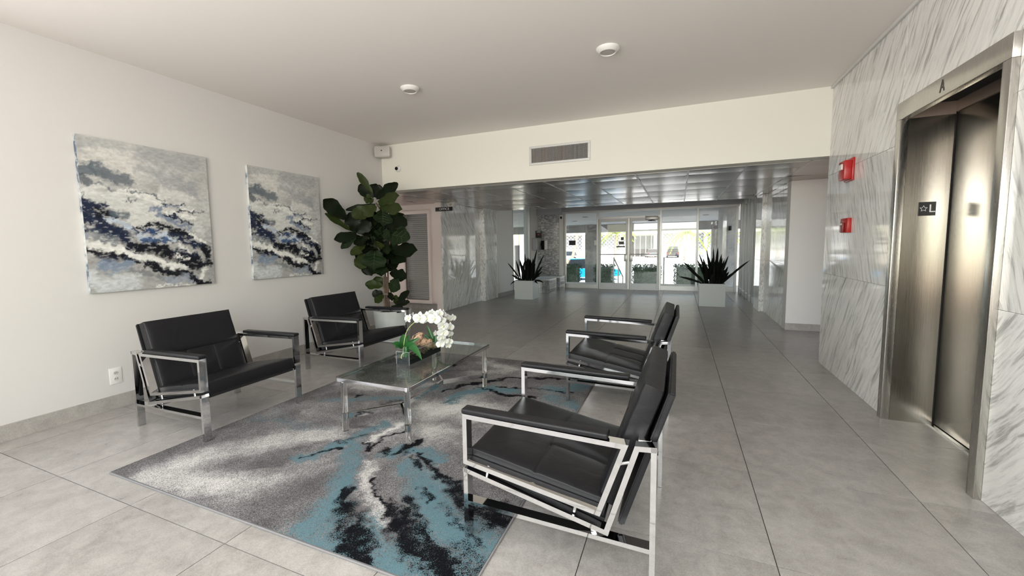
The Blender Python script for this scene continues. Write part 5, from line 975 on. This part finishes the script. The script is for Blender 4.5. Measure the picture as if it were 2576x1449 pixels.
def hedge(x0, x1, y0, y1, ztop, label):
    bm = bmesh.new(); rnd = random.Random(int(x0*10)); nl = int(900*(x1-x0))
    abox(bm, x0+.08, x1-.08, y0+.1, y1-.1, GZ, ztop-.1)
    for i in range(nl):
        f_ = rnd.random()
        if f_ < .6: p = Vector((rnd.uniform(x0, x1), y0+rnd.uniform(0, .12), rnd.uniform(GZ+.1, ztop)))
        elif f_ < .85: p = Vector((rnd.uniform(x0, x1), rnd.uniform(y0, y1), ztop+rnd.uniform(-.1, .05)))
        else: p = Vector((rnd.choice((x0, x1))+rnd.uniform(-.05, .05), rnd.uniform(y0, y1), rnd.uniform(GZ+.1, ztop)))
        a = Vector((rnd.gauss(0, 1), rnd.gauss(0, 1), rnd.gauss(0, 1))).normalized(); c_ = a.orthogonal().normalized(); s = rnd.uniform(.03, .06)
        v4 = [bm.verts.new(p+q) for q in (-a*s, c_*s*.5, a*s, -c_*s*.5)]; bm.faces.new(v4)
    me = bpy.data.meshes.new('hedge'); bm.to_mesh(me); bm.free(); o = finish('hedge', me, 'hedge_leaves'); tag(o, label, 'hedge', 'clipped hedges along the porch')
    return o
hedge(-6.6, -4.6, 20.5, 21.5, .27, 'clipped green hedge seen left of the grey pier'); hedge(-3.8, -2.9, 20.5, 21.5, .27, 'clipped green hedge seen through the left door leaf')
hedge(-2.0, -.75, 20.5, 21.5, .25, 'clipped green hedge seen through the right door leaf'); hedge(-.15, 1.3, 20.5, 21.5, .27, 'clipped green hedge seen right of the doors')
hedge(-12, -7.2, 17.5, 18.5, .30, 'clipped green hedge seen through the narrow side window'); hedge(2.4, 8, 18, 19, .25, 'clipped green hedge beyond the right side glazing')
hr = thing('handrail', 'thin steel handrail on the entrance steps', 'handrail')
for nm, pts in (('post', [(-1.98, 14.3, 0), (-1.98, 14.3, .83)]), ('rail', [(-1.98, 14.3, .83), (-1.86, 15.8, .10)]), ('post', [(-1.86, 15.8, GZ), (-1.86, 15.8, .10)]), ('post', [(-1.92, 15.0, -.5), (-1.92, 15.0, .48)])):
    bm = bmesh.new(); tube(bm, pts, .02, 8); bmo(nm, bm, 'aluminium', hr)
hr2 = thing('handrail', 'thin steel handrail on the far side of the entrance steps', 'handrail')
for nm, pts in (('post', [(-.42, 14.3, 0), (-.42, 14.3, .83)]), ('rail', [(-.42, 14.3, .83), (-.46, 15.8, .10)]), ('post', [(-.46, 15.8, GZ), (-.46, 15.8, .10)])):
    bm = bmesh.new(); tube(bm, pts, .02, 8); bmo(nm, bm, 'aluminium', hr2)
# building across the street
bd = thing('apartment_building', 'pale building across the street with patterned screen blocks and beige upper floor', 'building')
BY = 80
box('wall', -75, 45, BY+1, BY+8, GZ, 4.0, 'outside_white', bd); box('upper_wall', -75, 45, BY+.6, BY+8, 4.0, 8.5, 'cream_render', bd)
box('balcony_slab', -75, 45, BY-.6, BY+1, 3.0, 3.35, 'outside_white', bd)
for x in range(-70, 45, 7): box('window', x, x+2.6, BY+.5, BY+.6, 4.6, 6.2, 'car_glass', bd); box('column', x+4, x+4.5, BY-.4, BY+1, GZ, 3.0, 'outside_white', bd)
box('entrance_recess', -8.6, -4.2, BY+.55, BY+1.05, GZ, 2.7, 'shadow_room', bd)
for k in range(5): box('entrance_gate_bar', -8.4+k*.95, -8.3+k*.95, BY+.45, BY+.55, GZ, 2.7, 'outside_white', bd)
bm = bmesh.new()
for (xa, xb) in ((-40, -9.2), (-3.6, 22)):
    x = xa
    while x < xb:
        for k in range(4):
            z0 = .2+k*.7
            for sg in (1, -1):
                M_ = Matrix.Translation((x+.35, BY+.75, z0+.35)) @ Matrix.Rotation(sg*math.pi/4, 4, 'Y'); abox(bm, -.48, .48, -.08, .08, -.05, .05, 0, M=M_)
        x += .7
    abox(bm, xa, xb, BY+.9, BY+1.02, .15, 3.0)
o = bmo('screen_blocks', bm, 'outside_white', bd); o['kind'] = 'stuff'
bm = bmesh.new(); abox(bm, -40, -9.2, BY+.885, BY+.895, .2, 3.0); abox(bm, -3.6, 22, BY+.885, BY+.895, .2, 3.0); bmo('screen_shadow', bm, 'outside_grey', bd)
ls = thing('side_building', 'cream building with dark doorway seen through the narrow side window', 'building')
box('wall', -22, -9, 30, 34, GZ, 6, 'cream_render', ls); box('doorway', -11.6, -11.0, 29.95, 30.02, GZ, 1.3, 'shadow_room', ls); box('doorway', -10.5, -10.1, 29.95, 30.02, GZ, 1.3, 'shadow_room', ls); box('column', -10.95, -10.6, 29.4, 29.9, GZ, 3, 'outside_white', ls)
tag(box('lawn', -16, -8, 19.5, 26, GZ, GZ+.05, 'grass'), 'bright green lawn beyond the side hedge', 'lawn')
def palm(x, y, h, label, n=16, L=2.6):
    p = thing('palm_tree', label, 'tree', (x, y, GZ), group='palms across the street')
    bm = bmesh.new(); P = smooth_path([(0, 0, 0), (.1, 0, h*.5), (.25, 0, h)], 5); tube(bm, P, [.17-.05*i/len(P) for i in range(len(P))], 10); bmo('trunk', bm, 'palm_trunk', p, 60)
    rnd = random.Random(int(x*3))
    for k in range(n):
        a = 2*math.pi*k/n+rnd.uniform(-.2, .2); el_ = rnd.uniform(-.1, .9); d = Vector((math.cos(a), math.sin(a), 0)); bm = bmesh.new(); pr_ = None; s = Vector((-d.y, d.x, 0))
        c0 = Vector((.25, 0, h))
        pp = [c0+d*L*q+Vector((0, 0, L*(el_*q-1.1*q*q))) for q in [i/8 for i in range(9)]]
        tube(bm, pp, [.03]*9, 4)
        for i in range(1, 9):
            for sg in (-1, 1):
                for jj in (0, .5):
                    p0 = pp[i-1].lerp(pp[i], jj); ll = .55*(1-.5*abs(i/8-.4)); e1 = p0+s*sg*ll+Vector((0, 0, -.28))+d*.18
                    bm.faces.new([bm.verts.new(q) for q in (p0-d*.05, p0+d*.07, e1)])
        bmo('frond', bm, 'palm_leaf', p)
palm(.8, 62, 3.9, 'bright green palm seen through the pane right of the doors'); palm(5.6, 68, 3.7, 'second bright palm near the right edge of the glazing'); palm(-8.2, 60, 4.0, 'bright palm top seen through the left door leaf'); palm(-14.5, 45, 4.5, 'palm seen through the left entrance pane')
palm(-17, 27, 4.2, 'palm in front of the cream side building'); palm(10, 50, 4.0, 'palm beyond the right side glazing')
tl = thing('leaning_trunk', 'grey leaning tree trunk with a prop seen through the left entrance pane', 'tree', (0, 0, 0))
bm = bmesh.new(); tube(bm, [(-8.2, 33, GZ), (-7.6, 33, 1.0), (-7.15, 33, 3.6)], [.13, .11, .09], 10); bmo('trunk', bm, 'palm_trunk', tl, 60)
bm = bmesh.new(); tube(bm, [(-6.6, 33, GZ), (-7.5, 33, 1.4)], .045, 8); bmo('prop', bm, 'palm_trunk', tl, 60)
# cars
def car(x, y, rz, body, label, suv=False, s=1.):
    c = thing('car', label, 'car', (x, y, GZ), rz, 'cars parked across the street'); L, W = 4.5*s, 1.8*s
    H = (1.75 if suv else 1.42)*s; bl_ = .92*s if suv else .80*s
    def body_mesh(prof_, w0, taper=0):
        bm = bmesh.new(); n = len(prof_)
        A = [bm.verts.new((px, -w0/2+(taper if pz > bl_+.05 else 0), pz)) for px, pz in prof_]; B = [bm.verts.new((px, w0/2-(taper if pz > bl_+.05 else 0), pz)) for px, pz in prof_]
        bm.faces.new(A); bm.faces.new(B[::-1])
        for i in range(n): bm.faces.new((A[i], B[i], B[(i+1) % n], A[(i+1) % n]))
        bmesh.ops.bevel(bm, geom=list(bm.edges), offset=.05*s, segments=2, affect='EDGES'); return bm
    bmo('body', body_mesh([(-L/2, .30), (-L/2+.02, .62*s), (-L*.42, bl_-.06), (-L*.22, bl_), (L*.40, bl_), (L/2, bl_-.08), (L/2, .32), (L*.36, .22), (-L*.36, .22)], W), body, c, 40)
    bk = L*.42 if suv else L*.30
    bmo('cabin', body_mesh([(-L*.24, bl_-.05), (-L*.10, H-.05), (L*.02, H), (bk-.25, H-.03), (bk, bl_-.05)], W*.9, .12), 'car_glass', c, 40)
    bm = bmesh.new(); abox(bm, -L*.08, bk-.3, -W*.33, W*.33, H-.05, H+.015, .03); bmo('roof', bm, body, c, 40)
    for wx in (-L*.31, L*.29):
        for sy in (-1, 1):
            bm = bmesh.new(); cyl(bm, (wx, sy*(W/2-.2) if sy > 0 else -(W/2), .32), .32, .2, 'Y', 20); q = bmo('wheel', bm, 'rubber', c, 40)
            bm = bmesh.new(); cyl(bm, (wx, sy*(W/2-.0) if sy > 0 else -(W/2)-.01, .32), .19, .01, 'Y', 16); bmo('hubcap', bm, 'aluminium', q)
    for sy in (-1, 1): box('tail_lamp', L/2-.03, L/2+.01, sy*W*.42-.12, sy*W*.42+.12, .60, .74, 'tail_lamp', c); box('head_lamp', -L/2-.01, -L/2+.03, sy*W*.40-.14, sy*W*.40+.14, .55, .68, 'white_plastic', c)
car(-5.9, 28.6, math.radians(200), 'car_blue', 'bright blue car parked beyond the hedge, seen left of the doors')
car(-.9, 76, math.radians(-88), 'car_dark', 'dark sport utility car parked by the building across the street', True, 1.05)
car(-4.3, 77, math.radians(-80), 'car_silver', 'silver car parked by the entrance gate across the street'); car(-15, 60, math.radians(0), 'car_white', 'white car parked far behind the blue car'); car(4.6, 55, math.radians(80), 'car_silver', 'silver car seen just left of the right pier')
car(-14, 48, math.radians(10), 'car_silver', 'silver car seen through the left entrance pane')
